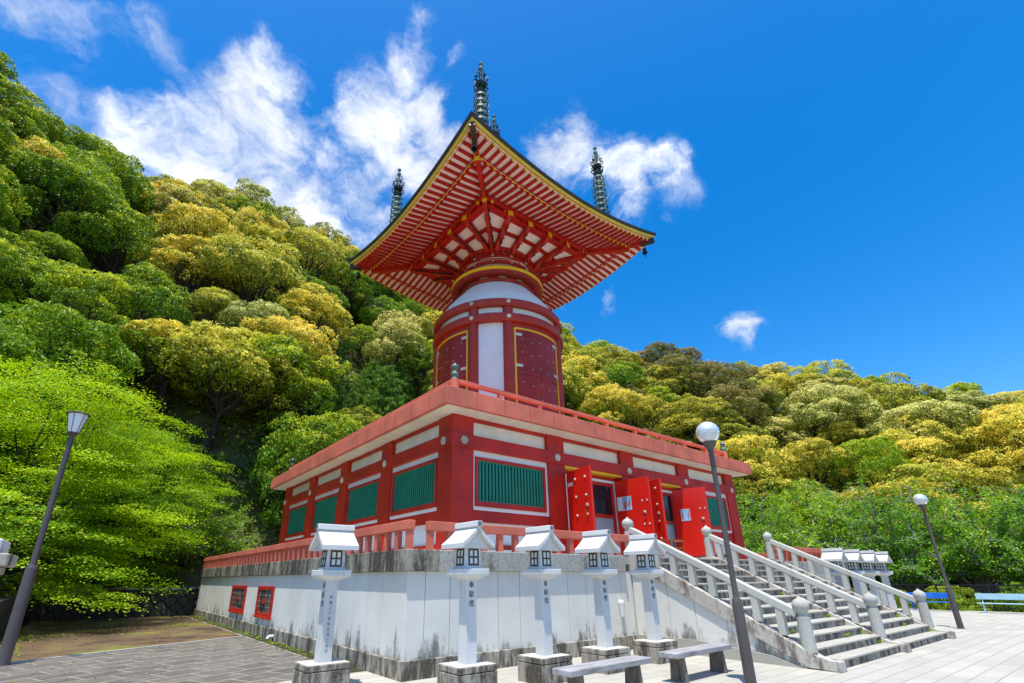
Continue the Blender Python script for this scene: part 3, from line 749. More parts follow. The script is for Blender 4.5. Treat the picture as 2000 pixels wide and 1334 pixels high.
# shoulder (white dome), neck, gallery
prof = [(3.07,13.55),(3.06,13.68),(3.02,13.86),(2.93,14.08),(2.79,14.32),(2.60,14.58),(2.38,14.86),(2.16,15.12),(1.97,15.34),(1.93,15.42)]
lat('shoulder', prof, DRUMW)
lat('neck_ring', [(1.85,15.38),(1.99,15.40),(2.0,15.58),(1.96,15.63),(1.8,15.63)], RED_T)
lat('neck_wall', [(1.84,15.6),(1.84,17.5)], DRUMW)
for i in range(12):
    a = 15+30*i; c = Vector((math.cos(R(a)), math.sin(R(a)), 0)); t = Vector((-c.y, c.x, 0)); m = MB()
    for w_, z0, z1, d_ in ((.10, 15.63, 15.70, .10), (.26, 15.70, 15.76, .16), (.34, 15.76, 15.81, .25)): m.obox(Vector((CX,CY,(z0+z1)/2)) + c*(1.84+d_/2), t*w_, c*d_/2, (0,0,(z1-z0)/2))
    P(m, 'neck_bracket', RED_T)
lat('gallery', [(1.84,15.78),(2.10,15.72),(2.36,15.66),(2.44,15.70),(2.44,15.80)], RED_T)
lat('gallery_edge', [(2.40,15.80),(2.47,15.80),(2.47,15.97),(2.40,15.97)], YEL)
lat('gallery_floor', [(1.84,15.975),(2.46,15.975)], RED_T)
m = MB()
for z, r_ in ((16.12, .022), (16.34, .022), (16.52, .034)):
    m.tube([(CX+2.28*math.cos(R(a)), CY+2.28*math.sin(R(a)), z) for a in range(0, 361, 6)], r_, 6, False)
for a in range(9, 369, 18): m.tube([(CX+2.28*math.cos(R(a)), CY+2.28*math.sin(R(a)), 15.97), (CX+2.28*math.cos(R(a)), CY+2.28*math.sin(R(a)), 16.53)], .028, 6)
P(m, 'gallery_rail', RED)
for z0, z1 in ((16.52, 16.72), (16.92, 17.12)):
    b = lat('neck_band', [(1.8,z0),(1.92,z0),(1.92,z1),(1.8,z1)], RED_D)
    for a in range(15, 375, 30):
        c = Vector((math.cos(R(a)), math.sin(R(a)), 0)); t = Vector((-c.y, c.x, 0)); p = Vector((CX, CY, (z0+z1)/2)) + c*1.92
        m = MB(); m.obox(p + c*.01, t*.06, c*.012, (0,0,.06)); reloc(P(m, 'medallion', STUD, parent=b), pag)
lat('capital_ring', [(1.8,17.2),(2.0,17.22),(2.06,17.36),(1.8,17.36)], RED_D)
m = MB()
for a in range(0, 360, 8):
    c = Vector((math.cos(R(a)), math.sin(R(a)), 0)); t = Vector((-c.y, c.x, 0)); m.obox(Vector((CX,CY,17.16)) + c*1.93, t*.05, c*.11, (0,0,.16))
P(m, 'bracket_block', RED_D)

# ---- bracket complex: white vault panels, ribs, arms
def sq(s, half, k):     # point on square of half size `half`, k side 0..3 , s in [-1,1]
    p = {0: (s*half, -half), 1: (half, s*half), 2: (-s*half, half), 3: (-half, -s*half)}[k]; return p
def vault(t, k, s):
    """t 0 at neck, 1 at purlin"""
    q = sq(s, 3.36, k); ang = math.atan2(q[1], q[0]); c = (1.84*math.cos(ang), 1.84*math.sin(ang))
    z = 17.30 + .62*t**.75 + .10*math.sin(math.pi*t)
    return (CX + c[0]*(1-t)+q[0]*t, CY + c[1]*(1-t)+q[1]*t, z)
for k in range(4):
    m = MB(); nt_, ns = 8, 20; vs = [vault(i/nt_, k, -1+2*j/ns) for i in range(nt_+1) for j in range(ns+1)]
    m.add(vs, [(i*(ns+1)+j, i*(ns+1)+j+1, (i+1)*(ns+1)+j+1, (i+1)*(ns+1)+j) for i in range(nt_) for j in range(ns)]); P(m, 'vault_panel', SOFF, True)
    for t in (.06, .46, .93):
        m = MB()
        for j in range(ns):
            a = Vector(vault(t, k, -1+2*j/ns)); b = Vector(vault(t, k, -1+2*(j+1)/ns)); dz = Vector((0,0,-.045)); m.beam(a+dz, b+dz, .36 if t > .9 else .19 if t > .1 else .2, .10)
        P(m, 'vault_rib', RED_D)
def arm(tip, root_ang, corner=False):
    tip = Vector(tip); root = Vector((CX + 1.78*math.cos(R(root_ang)), CY + 1.78*math.sin(R(root_ang)), 17.02))
    d = tip-root; dh = Vector((d.x, d.y, 0)); L_ = dh.length; dn = dh.normalized(); sd = Vector((-dn.y, dn.x, 0)); m = MB()
    nseg = 18; poly_t, poly_b = [], []
    for i in range(nseg+1):
        t = i/nseg; base = 17.22 + (tip.z-17.30)*t**.9 - .02
        wob = .0 if corner else .085*math.cos(t*3*2*math.pi)
        poly_t.append((t*L_, base+.16)); poly_b.append((t*L_, base-.10+wob - .06*(1-t)))
    W = .10 if not corner else .085
    for i in range(nseg):
        (a0, zt0), (a1, zt1) = poly_t[i], poly_t[i+1]; (_, zb0), (_, zb1) = poly_b[i], poly_b[i+1]
        def pt(a, z, s): v = root + dn*a + sd*W*s; return (v.x, v.y, z)
        m.add([pt(a0,zb0,-1),pt(a1,zb1,-1),pt(a1,zb1,1),pt(a0,zb0,1),pt(a0,zt0,-1),pt(a1,zt1,-1),pt(a1,zt1,1),pt(a0,zt0,1)],
              [(0,3,2,1),(4,5,6,7),(0,1,5,4),(2,3,7,6)] + ([(3,0,4,7)] if i == 0 else []) + ([(1,2,6,5)] if i == nseg-1 else []))
    a = P(m, 'bracket_arm', RED, True)
    # second, shorter stepped arm below + bearing blocks
    m = MB()
    for t, w_, l_ in ((.22, .13, .13), (.45, .14, .16), (.68, .13, .14)):
        z = 17.22 + (tip.z-17.30)*t**.9; q = root + dn*(t*L_); m.obox((q.x, q.y, z-.02), dn*w_, sd*w_, (0,0,.07))
    reloc(P(m, 'bearing_block', RED_D, parent=a), pag)
    m = MB()
    m.obox(tip + dn*.02 + Vector((0,0,-.02)), dn*.012, sd*(W+.03), (0,0,.19)); reloc(P(m, 'end_cap', YEL, parent=a), pag)
    # small cross arm under the purlin with yellow ends, and a black scroll that also paints the arm's shadow
    if not corner:
        k_ = Vector((1,0,0)) if abs(tip.y-CY) > abs(tip.x-CX) else Vector((0,1,0)); pc = tip - dn*.16
        m = MB(); m.obox(pc + Vector((0,0,-.03)), k_*.30, Vector((k_.y, k_.x, 0))*.05, (0,0,.07)); c_ = reloc(P(m, 'cross_arm', RED_D, parent=a), pag)
        m = MB()
        for s_ in (-1, 1): m.obox(pc + k_*.31*s_ + Vector((0,0,-.02)), k_*.012, Vector((k_.y, k_.x, 0))*.06, (0,0,.085))
        reloc(P(m, 'end_cap', YEL, parent=a), pag)
    m = MB(); path = []
    for i in range(17):
        t = .18 + .72*i/16; z = 17.20 + (tip.z-17.30)*t - .06 + .035*math.sin(i*1.9); q = root + dn*(t*L_) + sd*(.115 + .025*math.sin(i*2.3)); path.append((q.x, q.y, z))
    m.tube(path, [.018+.035*abs(math.sin(i*1.3)) for i in range(17)], 5); reloc(P(m, 'scroll_and_arm_shadow', BLACKM, parent=a), pag)
TZ = 17.93
for k in range(4):
    rot90 = lambda x, y, k=k: {0: (x, y), 1: (-y, x), 2: (-x, -y), 3: (y, -x)}[k]
    for sx, ra in ((-1.95, -43), (-.66, -16), (.66, 16), (1.95, 43)):
        p = rot90(sx, -3.52); arm((CX+p[0], CY+p[1], TZ), 270+90*k+ra)
    p = rot90(-3.45, -3.45); arm((CX+p[0], CY+p[1], TZ+.05), 225+90*k, True)
    for s_ in (0, 1):   # paired arms close to the hip
        p = rot90(-3.52, -3.05) if s_ else rot90(-3.05, -3.52)
        m = MB(); q = Vector((CX+p[0], CY+p[1], TZ)); dn = Vector((p[0], p[1], 0)).normalized(); m.obox(q - dn*.25, dn*.32, Vector((-dn.y, dn.x, 0))*.05, (0,0,.08)); c_ = P(m, 'hip_cross_arm', RED_D)
        m = MB(); m.obox(q + dn*.075, dn*.012, Vector((-dn.y, dn.x, 0))*.065, (0,0,.11)); reloc(P(m, 'end_cap', YEL, parent=c_), pag)

# ---- roof
SR = 6.15
def cz(s): return .92*(abs(s)/SR)**1.85
def wz(u): return min(1.08, max(0, (u-3.0)/3.0))
def lift(u, s): return cz(s)*wz(u)
def zbase(u): return 17.75 + .26*(5.05-u)
def zfly(u): return 17.67 + .22*(5.9-u)
def rp(k, s, u, z):
    x, y = {0: (s, -u), 1: (u, s), 2: (-s, u), 3: (-u, -s)}[k]; return Vector((CX+x, CY+y, z))
NR = 34; pitch = 2*5.86/NR
for k in range(4):
    rows = {'b': (MB(), MB()), 'f': (MB(), MB())}
    for i in range(NR+1):
        s = -5.86 + pitch*i
        for kind, nm, u1, w_, h_, zf in (('b', 'base_rafter', 5.05, .115, .11, zbase), ('f', 'flying_rafter', 5.90, .105, .135, zfly)):
            u0 = max(3.3 if kind == 'b' else 4.75, abs(s)+.06)
            if u0 > u1-.05: continue
            one = k in (0, 3)
            mb_, cap = (MB(), MB()) if one else rows[kind]
            n = 3
            pts = [(u0+(u1-u0)*j/n) for j in range(n+1)]
            for a, b in zip(pts[:-1], pts[1:]):
                mb_.beam(rp(k, s, a, zf(a)+lift(a, s)), rp(k, s, b, zf(b)+lift(b, s)), w_, h_)
            e = rp(k, s, u1+.012, zf(u1)+lift(u1, s)-.005); o_ = rp(k, s, u1+1, 0)-rp(k, s, u1, 0); t_ = rp(k, s+1, u1, 0)-rp(k, s, u1, 0)
            cap.obox(e, o_*.012, t_*(w_/2+.010), (0,0,h_/2+.025))
            if one: r1 = P(mb_, nm, RED_D); reloc(P(cap, 'rafter_cap', YEL, parent=r1), pag)
    for kind, nm in (('b', 'base_rafter_row'), ('f', 'flying_rafter_row')):
        if k in (1, 2): r1 = tag(P(rows[kind][0], nm, RED_D), kind='stuff'); tag(reloc(P(rows[kind][1], 'rafter_cap_row', YEL, parent=r1), pag), kind='stuff')
    # boards above the rafters
    def strip(name, mat, rows, smooth=True):
        """rows: list of (u, zfun) ; strip clipped on the hips"""
        m = MB(); ns = 48; vs = []
        for u, z in rows:
            for j in range(ns+1):
                s = (-1+2*j/ns)*u; vs.append(rp(k, s, u, z + lift(u, s)))
        nr = len(rows); m.add(vs, [(i*(ns+1)+j, i*(ns+1)+j+1, (i+1)*(ns+1)+j+1, (i+1)*(ns+1)+j) for i in range(nr-1) for j in range(ns)])
        return P(m, name, mat, smooth)
    strip('soffit_board', SOFF, [(3.2, zbase(3.2)+.06), (4.0, zbase(4.0)+.06), (5.06, zbase(5.06)+.06)])
    strip('soffit_board', SOFF, [(4.9, zfly(4.9)+.05), (5.4, zfly(5.4)+.05), (5.95, zfly(5.95)+.05)])
    strip('eave_fillet', RED_D, [(4.90, zbase(5.0)+.068), (4.90, zbase(5.0)+.064), (5.09, zbase(5.0)+.064), (5.09, zfly(5.09)-.045), (4.90, zfly(4.9)-.045)], False)
    strip('eave_board', RED_D, [(5.83, 17.735), (5.96, 17.725), (5.96, 17.75)], False)
    strip('yellow_eave_board', YEL2, [(5.965, 17.735), (6.04, 17.725), (6.055, 17.845), (6.0, 17.845)], False)
    strip('roof_edge', ROOFD, [(6.0, 17.842), (6.10, 17.838), (6.13, 17.86), (6.15, 17.95), (6.10, 17.97)], False)
    strip('roof_surface', ROOFD, [(6.10, 17.965), (5.0, 18.20), (4.0, 18.7), (3.0, 19.4), (1.5, 20.8), (.25, 22.0)])
    m = MB(); m.beam(rp(k, -3.62, 3.52, 17.97+.08), rp(k, 3.62, 3.52, 17.97+.08), .2, .16); P(m, 'eave_purlin', RED_D)
    m = MB(); m.beam(rp(k, -3.3, 3.22, 18.02), rp(k, 3.3, 3.22, 18.02), .12, .2); P(m, 'inner_purlin', RED_D)
    # hip rafters
    def hp(u, z): v = rp(k, -u, u, z); return v
    m = MB(); us = [2.4, 3.4, 4.2, 5.05]
    for a, b in zip(us[:-1], us[1:]): m.beam(hp(a, zbase(a)+lift(a, a)-.10), hp(b, zbase(b)+lift(b, b)-.10), .20, .30)
    h1 = P(m, 'hip_rafter', RED)
    dn = (hp(2, 0)-hp(1, 0)).normalized(); sd = Vector((-dn.y, dn.x, 0))
    m = MB(); q = hp(5.07, zbase(5.07)+lift(5.07, 5.07)-.10); m.obox(q, dn*.015, sd*.115, (0,0,.17)); reloc(P(m, 'end_cap', YEL, parent=h1), pag)
    m = MB(); us = [4.6, 5.1, 5.55]
    for a, b in zip(us[:-1], us[1:]): m.beam(hp(a, zfly(a)+lift(a, a)-.06), hp(b, zfly(b)+lift(b, b)-.06), .17, .22)
    P(m, 'flying_hip_rafter', RED)
    m = MB(); m.beam(hp(5.5, zfly(5.5)+lift(5.5,5.5)-.07), hp(6.0, zfly(6.0)+lift(6.0,6.0)-.05), .22, .27); P(m, 'hip_end_sheath', ROOFD)
    # wind bell
    q = hp(5.62, zfly(5.62)+lift(5.62,5.62)-.18); m = MB(); m.tube([q, q+Vector((0,0,-.22))], .012, 6); m.lathe([(0,0),(.05,-.01),(.10,-.08),(.11,-.24),(.14,-.34),(.12,-.34),(.09,-.2)], 14, q+Vector((0,0,-.2)))
    m.tube([q+Vector((0,0,-.5)), q+Vector((0,0,-.66))], .008, 5); m.box(q.x-.05, q.x+.05, q.y-.006, q.y+.006, q.z-.76, q.z-.64)
    P(m, 'wind_bell', BRONZED, True)

# ---- spires
VERD = paint('pale verdigris', (.12, .20, .15), .5, .3, .4, (.26, .36, .28))
def spire(x, y, top, s=1.0, base=None):
    T = top; z0 = base; m = MB()
    m.lathe([(.46*s, z0-T), (.46*s, z0-T+.25), (.28*s, z0-T+.32), (.32*s, z0-T+.5), (.07*s, z0-T+.6)] , 16, (x,y,T)); m.tube([(x,y,z0), (x,y,T-.3)], .055*s, 10)
    m.lathe([(.05*s,-.56*s),(.08*s,-.54*s),(.12*s,-.47*s),(.12*s,-.41*s),(.07*s,-.34*s),(.04*s,-.30*s),(.04*s,-.22*s),(.08*s,-.19*s),(.105*s,-.13*s),(.10*s,-.08*s),(.04*s,-.03*s),(.0,.02)], 16, (x,y,T))
    sp = P(m, 'roof_spire', VERD, True)
    m = MB()
    for q in range(4):
        d = Vector((math.cos(R(45+90*q+20)), math.sin(R(45+90*q+20)), 0)); zc = T-.80*s
        for i in range(8):
            zz = zc + (.5-i/7)*.50*s; ww = (.25 - .07*abs(i-3.5)/3.5)*s; m.tube([Vector((x,y,zz)) + d*.05*s, Vector((x,y,zz+.04*math.sin(i*2)*s)) + d*ww*.6, Vector((x,y,zz-.02)) + d*ww], .009*s, 4)
        for ww in (.13, .20, .25): m.tube([Vector((x,y,zc+(j-3)/3*.27*s)) + d*(ww - .05*(abs(j-3)/3)**2 + .015*math.sin(j*2.1))*s for j in range(7)], .009*s, 4)
    reloc(P(m, 'flame_plate', VERD, parent=sp), pag)
    m = MB()
    for zc, rr_, off in ((T-1.45*s, .33, 0), (T-1.98*s, .36, 22.5)):
        for q in range(8):
            a = R(45*q+off); d = Vector((math.cos(a), math.sin(a), 0)); pts = []
            for j in range(13):
                t = j/12; th = -.5*math.pi + 1.55*math.pi*max(0, (t-.35)/.65)
                if t < .35: pts.append(Vector((x,y,zc-.10*s)) + d*(.12+.17*t/.35)*s + Vector((0,0,.18*(t/.35)*s)))
                else: pts.append(Vector((x,y,zc+.17*s)) + d*(.29+.075*math.cos(th)+.0)*s + Vector((0,0,(.075+.075*math.sin(th))*s)))
            m.tube(pts, [.032*s]*13, 5)
        m.lathe([(.07*s,-.26*s),(.22*s,-.22*s),(.26*s,-.05*s),(.14*s,.10*s),(.07*s,.12*s)], 14, (x,y,zc))
    reloc(P(m, 'petal_crown', BRONZED, True, parent=sp), pag)
    for i in range(9):
        zc = T - (2.45+.40*i)*s
        if zc < z0+.5: break
        r_ = (.33+.008*i)*s; m = MB()
        m.lathe([(r_*.88,-.065*s),(r_,-.065*s),(r_*.98,.065*s),(r_*.86,.065*s),(r_*.88,-.065*s)], 24, (x,y,zc)); m.lathe([(.055*s,-.09*s),(.15*s,-.07*s),(.15*s,.07*s),(.055*s,.09*s)], 12, (x,y,zc))
        for q in range(6): a = R(60*q+15); m.beam((x+.1*s*math.cos(a), y+.1*s*math.sin(a), zc), (x+r_*.9*math.cos(a), y+r_*.9*math.sin(a), zc), .025*s, .04*s)
        reloc(P(m, 'spire_ring', VERD, True, parent=sp), pag)
    m = MB()
    for q in range(4):
        a = R(22.5+90*q); c = Vector((math.cos(a), math.sin(a), 0)); pts = []; nn = 30
        for j in range(nn+1):
            t = j/nn; zz = T-2.3*s - t*(T-2.3*s-z0-.5); bul = abs(math.sin(math.pi*(T-2.25*s-zz)/(.40*s))); pts.append(Vector((x,y,zz)) + c*(.34+.09*bul+.06*t)*s)
        m.tube(pts, .015*s, 4)
    reloc(P(m, 'spire_chain', BRONZED, parent=sp), pag)
for sx, sy in ((-1,-1),(1,-1),(-1,1),(1,1)): spire(CX+4.22*sx, CY+4.22*sy, 25.45, 1.0, 18.6)
spire(CX, CY, 29.0, 1.05, 21.6)

# ================================================================= STONE LANTERNS
def make_lantern(rot, label, date=False):
    e = empty('stone_lantern', (0,0,0), 0, label, 'stone lantern')
    def B(m, n, mat, **kw): return m.build(n, mat, kw.pop('parent', e), **kw)
    m = MB(); m.box(-.35,.35,-.30,.30,-.02,.285); m.box(-.35,.35,-.30,.30,.295,.378); b = B(m, 'base', LBASE, bev=.01)
    m = MB(); m.box(-.335,.335,-.285,.285,.378,.384); B(m, 'base_top', LBTOP, parent=b)
    w0, w1 = .105, .098
    m = MB(); m.add([(-w0,-w0,.38),(w0,-w0,.38),(w0,w0,.38),(-w0,w0,.38),(-w1,-w1,1.60),(w1,-w1,1.60),(w1,w1,1.60),(-w1,w1,1.60)], [(0,3,2,1),(4,5,6,7),(0,1,5,4),(1,2,6,5),(2,3,7,6),(3,0,4,7)])
    post = B(m, 'post', LANT, bev=.006)
    t = MB()
    if not date: vertical_text(t, '奉献燈', (.0,-w1-.0055,1.50), (1,0,0), .105, .135)
    else:
        vertical_text(t, '奉献燈', (-w1-.0055,0,1.50), (0,-1,0), .105, .135); vertical_text(t, '平成二十五年五月二十日', (.0,-w1-.0065,1.32), (1,0,0), .058, .078)
    B(t, 'inscription', INK, parent=post)
    m = MB(); pl = [(.12,1.59),(.25,1.655),(.255,1.66),(.255,1.735),(.245,1.745),(0,1.745)]
    c8 = lambda r, z: [(-r,-r,z),(r,-r,z),(r,r,z),(-r,r,z)]
    vs = c8(.12,1.58)+c8(.25,1.65)+c8(.25,1.74); m.add(vs, [(0,1,5,4),(1,2,6,5),(2,3,7,6),(3,0,4,7),(4,5,9,8),(5,6,10,9),(6,7,11,10),(7,4,8,11),(8,9,10,11),(3,2,1,0)]); B(m, 'plate', LANT, bev=.008)
    m = MB(); vs = c8(.175,1.74)+c8(.175,1.775)+c8(.155,1.775)+c8(.145,2.06); m.add(vs, [(0,1,5,4),(1,2,6,5),(2,3,7,6),(3,0,4,7),(4,5,9,8),(5,6,10,9),(6,7,11,10),(7,4,8,11),(8,9,13,12),(9,10,14,13),(10,11,15,14),(11,8,12,15)])
    fb = B(m, 'firebox', LANT, bev=.005)
    for q in range(4):
        rm = Matrix.Rotation(R(90*q), 3, 'Z')
        def rb(mb, x0, x1, z0, z1, o0, o1):
            def yy(z, o): return -(.155 - .010*(z-1.775)/.285) - o
            vs = [(x0,yy(z0,o0),z0),(x1,yy(z0,o0),z0),(x1,yy(z0,o1),z0),(x0,yy(z0,o1),z0),(x0,yy(z1,o0),z1),(x1,yy(z1,o0),z1),(x1,yy(z1,o1),z1),(x0,yy(z1,o1),z1)]
            mb.add([rm @ Vector(v) for v in vs], [(0,3,2,1),(4,5,6,7),(0,1,5,4),(1,2,6,5),(2,3,7,6),(3,0,4,7)])
        m = MB(); rb(m, -.085,.085,1.80,2.03,-.01,.004); pn = B(m, 'window', WINW, parent=fb)
        m = MB()
        for x0, x1, z0, z1 in ((-.10,-.075,1.79,2.045),(.075,.10,1.79,2.045),(-.075,.075,1.79,1.815),(-.075,.075,2.02,2.045),(-.012,.012,1.815,2.02),(-.075,-.012,1.905,1.930),(.012,.075,1.905,1.930)): rb(m, x0, x1, z0, z1, .0, .011)
        B(m, 'window_frame', WINF, parent=fb)
    # gabled roof, ridge along y, concave slopes
    m = MB(); prof = []
    for i in range(11):
        t = i/10; x = .325*t; z = 2.43 - .31*(t**.74); prof.append((x, z))
    topl = [(-x, z) for x, z in prof[::-1]] + prof[1:]
    botl = [(.355, 2.045), (.20, 2.075), (.10, 2.25), (0, 2.33), (-.10, 2.25), (-.20, 2.075), (-.355, 2.045)]
    # slab roof: thickness .055 following the slope, gable field set back
    under = [(x, z-.070) for x, z in topl][::-1]; yh = .31
    vs = []; nn = len(topl)
    for y in (-yh, yh):
        vs += [(x, y, z) for x, z in topl]; vs += [(x, y, z) for x, z in under[::-1]]
    fs = []
    for i in range(nn-1):
        fs += [(i, i+1, 2*nn+i+1, 2*nn+i), (nn+i, 3*nn+i, 3*nn+i+1, nn+i+1), (i, nn+i, nn+i+1, i+1), (2*nn+i, 2*nn+i+1, 3*nn+i+1, 3*nn+i)]
    fs += [(0, 2*nn, 3*nn, nn), (nn-1, 2*nn-1, 4*nn-1, 3*nn-1)]
    m.add(vs, fs)
    rf = B(m, 'roof', LANT, smooth=True)
    m = MB(); g = [(x*.90, z-.06) for x, z in topl]; m.prism(g + [(.24, 2.052), (-.24, 2.052)], 1, -yh+.10, yh-.10); B(m, 'gable', LANT, parent=rf)
    m = MB(); m.prism([(-.065,2.38),(.065,2.38),(.055,2.475),(-.055,2.475)], 1, -yh-.015, yh+.015); B(m, 'ridge', LANT, parent=rf, bev=.012)
    m = MB()
    for sy in (-1, 1):
        vs = []
        for r_ in (.042, .030): vs += [(r_*math.cos(R(30*j)), sy*(yh+.0175), 2.43+r_*math.sin(R(30*j))) for j in range(12)]
        m.add(vs, [(j, (j+1) % 12, 12+(j+1) % 12, 12+j) for j in range(12)])
        m.add([(0.02*math.cos(R(60*j)), sy*(yh+.0175), 2.43+.02*math.sin(R(60*j))) for j in range(6)], [tuple(range(6))])
    B(m, 'crest', WINF, parent=rf)
    if rot:
        for o in (rf,): o.rotation_euler = (0,0,R(-90))
    return e
l0 = make_lantern(False, 'pale granite lantern beside the near corner of the platform, in front of the wall')
near = [(.36,-1.36,'pale granite lantern second from the photo left, right of the platform corner'), (1.88,-1.47,'granite lantern behind the left end of the first bench, third from photo left'),
        (3.43,-1.48,'granite lantern with its base behind the first wooden bench, fourth from the photo left'), (5.05,-1.42,'granite lantern nearest the foot of the staircase side wall, left of the stairs')]
for i, (x, y, lb) in enumerate(near):
    o = l0 if i == 0 else copy_tree(l0); o.location = (x, y, 0); o['label'] = lb; o['group'] = 'stone lanterns flanking the stairs'
far = [(15.62, 'granite lantern beyond the stairs, frontmost of the far row beside the red railing'), (17.17, 'granite lantern beyond the stairs, second in the far row'),
       (18.72, 'granite lantern beyond the stairs, third in the far row'), (20.27, 'granite lantern beyond the stairs, last of the far row with leaf shade on its roof')]
for x, lb in far:
    o = copy_tree(l0); o.location = (x, -1.45, 0); o['label'] = lb; o['group'] = 'stone lanterns flanking the stairs'
l1 = make_lantern(True, 'granite lantern left of the platform corner whose post carries a long date inscription', True); l1.location = (-1.30, .24, 0); l1['group'] = 'stone lanterns flanking the stairs'
# stone pillar cut by the left edge of the photo
e = empty('stone_pillar', (-5.62,-.92,0), 0, 'stone pillar with a brown stained slab and pale block on top, cut by the left edge', 'pillar')
m = MB(); m.box(-.40,.40,-.40,.40,0,.3); m.build('base', LBASE, e, bev=.02)
m = MB(); m.box(-.28,.28,-.28,.28,.3,1.66); m.build('post', CLAD, e, bev=.015)
m = MB(); m.box(-.36,.36,-.36,.36,1.66,1.74); m.box(-.43,.43,-.43,.43,1.741,1.86); m.build('slab', PLINTH, e, bev=.015)
m = MB(); m.box(-.34,.34,-.34,.34,1.86,2.0); m.build('top_block', LANT, e, bev=.015)

# ================================================================= STREET LAMPS
def globe_lamp(loc, label):
    e = empty('street_lamp', loc, 0, label, 'street lamp', 'globe lamps on the plaza')
    m = MB(); m.lathe([(0,0),(.125,0),(.085,.02),(.082,1.17),(.07,1.25),(.05,1.28),(.046,1.30),(.042,3.78),(0,3.78)], 20); m.build('pole', POLE, e, True)
    m = MB(); m.lathe([(.05,3.72),(.10,3.80),(.125,3.86),(.0,3.87)], 20); m.build('socket', POLE, e, True)
    m = MB(); m.lathe([(.20*math.sin(R(a)), 4.04-.20*math.cos(R(a))) for a in range(35, 93, 6)], 28); gl = m.build('globe', CLEARG, e, True)
    m = MB(); m.lathe([(.2*math.sin(R(a)), 4.045+.195*math.cos(R(a))) for a in range(0, 92, 6)], 28); m.build('lamp_cap', CHROME, e, True)
    m = MB(); m.lathe([(0,3.88),(.05,3.88),(.065,3.98),(.04,4.03),(0,4.035)], 14); m.build('bulb', MILK, e, True)
    return e
globe_lamp((3.87,-3.9,0), 'dark pole lamp with a round globe standing in front of the stairs, nearest the camera')
globe_lamp((17.88,-3.74,0), 'dark pole lamp with a flattened globe right of the stairs near the fence')
e = empty('street_lamp', (-5.51,6.66,0), 0, 'purple brown pole lamp with a tapered white glass shade by the left edge', 'street lamp')
m = MB(); m.lathe([(0,0),(.125,0),(.115,.03),(.105,1.83),(.095,1.88),(.065,1.93),(.062,1.95),(.055,4.83),(0,4.83)], 20); m.build('pole', POLE, e, True)
m = MB(); m.lathe([(.05,4.80),(.10,4.86),(.12,4.90),(0,4.91)], 20); m.build('socket', POLE, e, True)
m = MB(); m.lathe([(0,4.90),(.105,4.90),(.195,5.34),(0,5.34)], 24); sh = m.build('lamp_shade', MILK, e, True)
m = MB()
for q in range(6):
    a = R(60*q+10); m.tube([(.108*math.cos(a), .108*math.sin(a), 4.90), (.199*math.cos(a), .199*math.sin(a), 5.34)], .007, 5)
m.build('cage_bar', POLE, e); 
m = MB(); m.lathe([(0,5.36),(.24,5.34),(.245,5.355),(.20,5.385),(0,5.42)], 24); m.build('cap', POLE, e, True)

# ================================================================= BENCHES
def wood_bench(loc, rz, L_, label):
    e = empty('wooden_bench', loc, rz, label, 'bench', 'plank benches by the lanterns')
    m = MB(); m.box(-L_/2, L_/2, -.17, .17, .36, .44); m.build('seat', WOOD, e, bev=.012)
    for s_ in (-1, 1):
        m = MB(); x = s_*(L_/2-.28); m.add([(x-.04,-.15,0),(x+.04,-.15,0),(x+.04,.15,0),(x-.04,.15,0),(x-.035,-.12,.36),(x+.035,-.12,.36),(x+.035,.12,.36),(x-.035,.12,.36)], [(0,3,2,1),(4,5,6,7),(0,1,5,4),(1,2,6,5),(2,3,7,6),(3,0,4,7)])
        m.build('leg', WOODLEG, e, bev=.01)
wood_bench((1.73,-2.89,0), R(1.5), 1.86, 'weathered grey wooden bench nearest the photo bottom, left one of two')
wood_bench((4.18,-2.88,0), R(1.8), 1.85, 'weathered grey wooden bench right of the other, closest to the tall central lamp pole')
def park_bench(loc, rz, mat, label, nm='park_bench'):
    e = empty(nm, loc, rz, label, 'bench')
    m = MB(); m.box(-.9,.9,.16,.20,.55,.80); m.build('backrest', mat, e, bev=.008)
    m = MB()
    for y in (-.22, -.08, .06): m.box(-.9,.9,y-.055,y+.055,.38,.41)
    m.build('seat', mat, e, bev=.006)
    for s_ in (-1, 1):
        m = MB(); x = .7*s_; m.tube([(x,-.24,0),(x,-.18,.37)], .022, 6); m.tube([(x,.30,0),(x,.10,.37),(x,.19,.78)], .022, 6); m.tube([(x,-.2,.36),(x,.12,.36)], .02, 6); m.build('leg', mat, e)
    return e
park_bench((28.0,-.9,0), R(-90+5), BLUEP, 'bright blue painted bench with peeling back board by the fence')
park_bench((28.0,-3.45,0), R(-90+5), WHITEP, 'pale white and light blue bench by the fence at the right edge')
e = empty('stone_bench', (17.0,-2.4,0), 0, 'low grey stone bench half hidden behind the right stair rail', 'bench')
m = MB(); m.box(-.8,.8,-.2,.2,.32,.42); m.build('seat', STEPT, e, bev=.01)
for s_ in (-1, 1):
    m = MB(); m.box(.55*s_-.1,.55*s_+.1,-.16,.16,0,.32); m.build('leg', LBASE, e)
# small wooden stand between the doors
e = empty('offering_stand', (10.15,1.15,2.1), 0, 'small orange brown wooden stand in front of the red doors at the stair top', 'stand')
m = MB(); m.box(-.40,.40,-.2,.2,.56,.60); m.build('top', ORANGEW, e, bev=.006)
m = MB(); m.box(-.36,.36,-.17,-.14,.34,.38); m.box(-.36,.36,.14,.17,.34,.38); m.build('rail', ORANGEW, e)
for sx in (-1,1):
    for sy in (-1,1):
        m = MB(); m.box(.36*sx-.02,.36*sx+.02,.16*sy-.02,.16*sy+.02,0,.56); m.build('leg', ORANGEW, e)

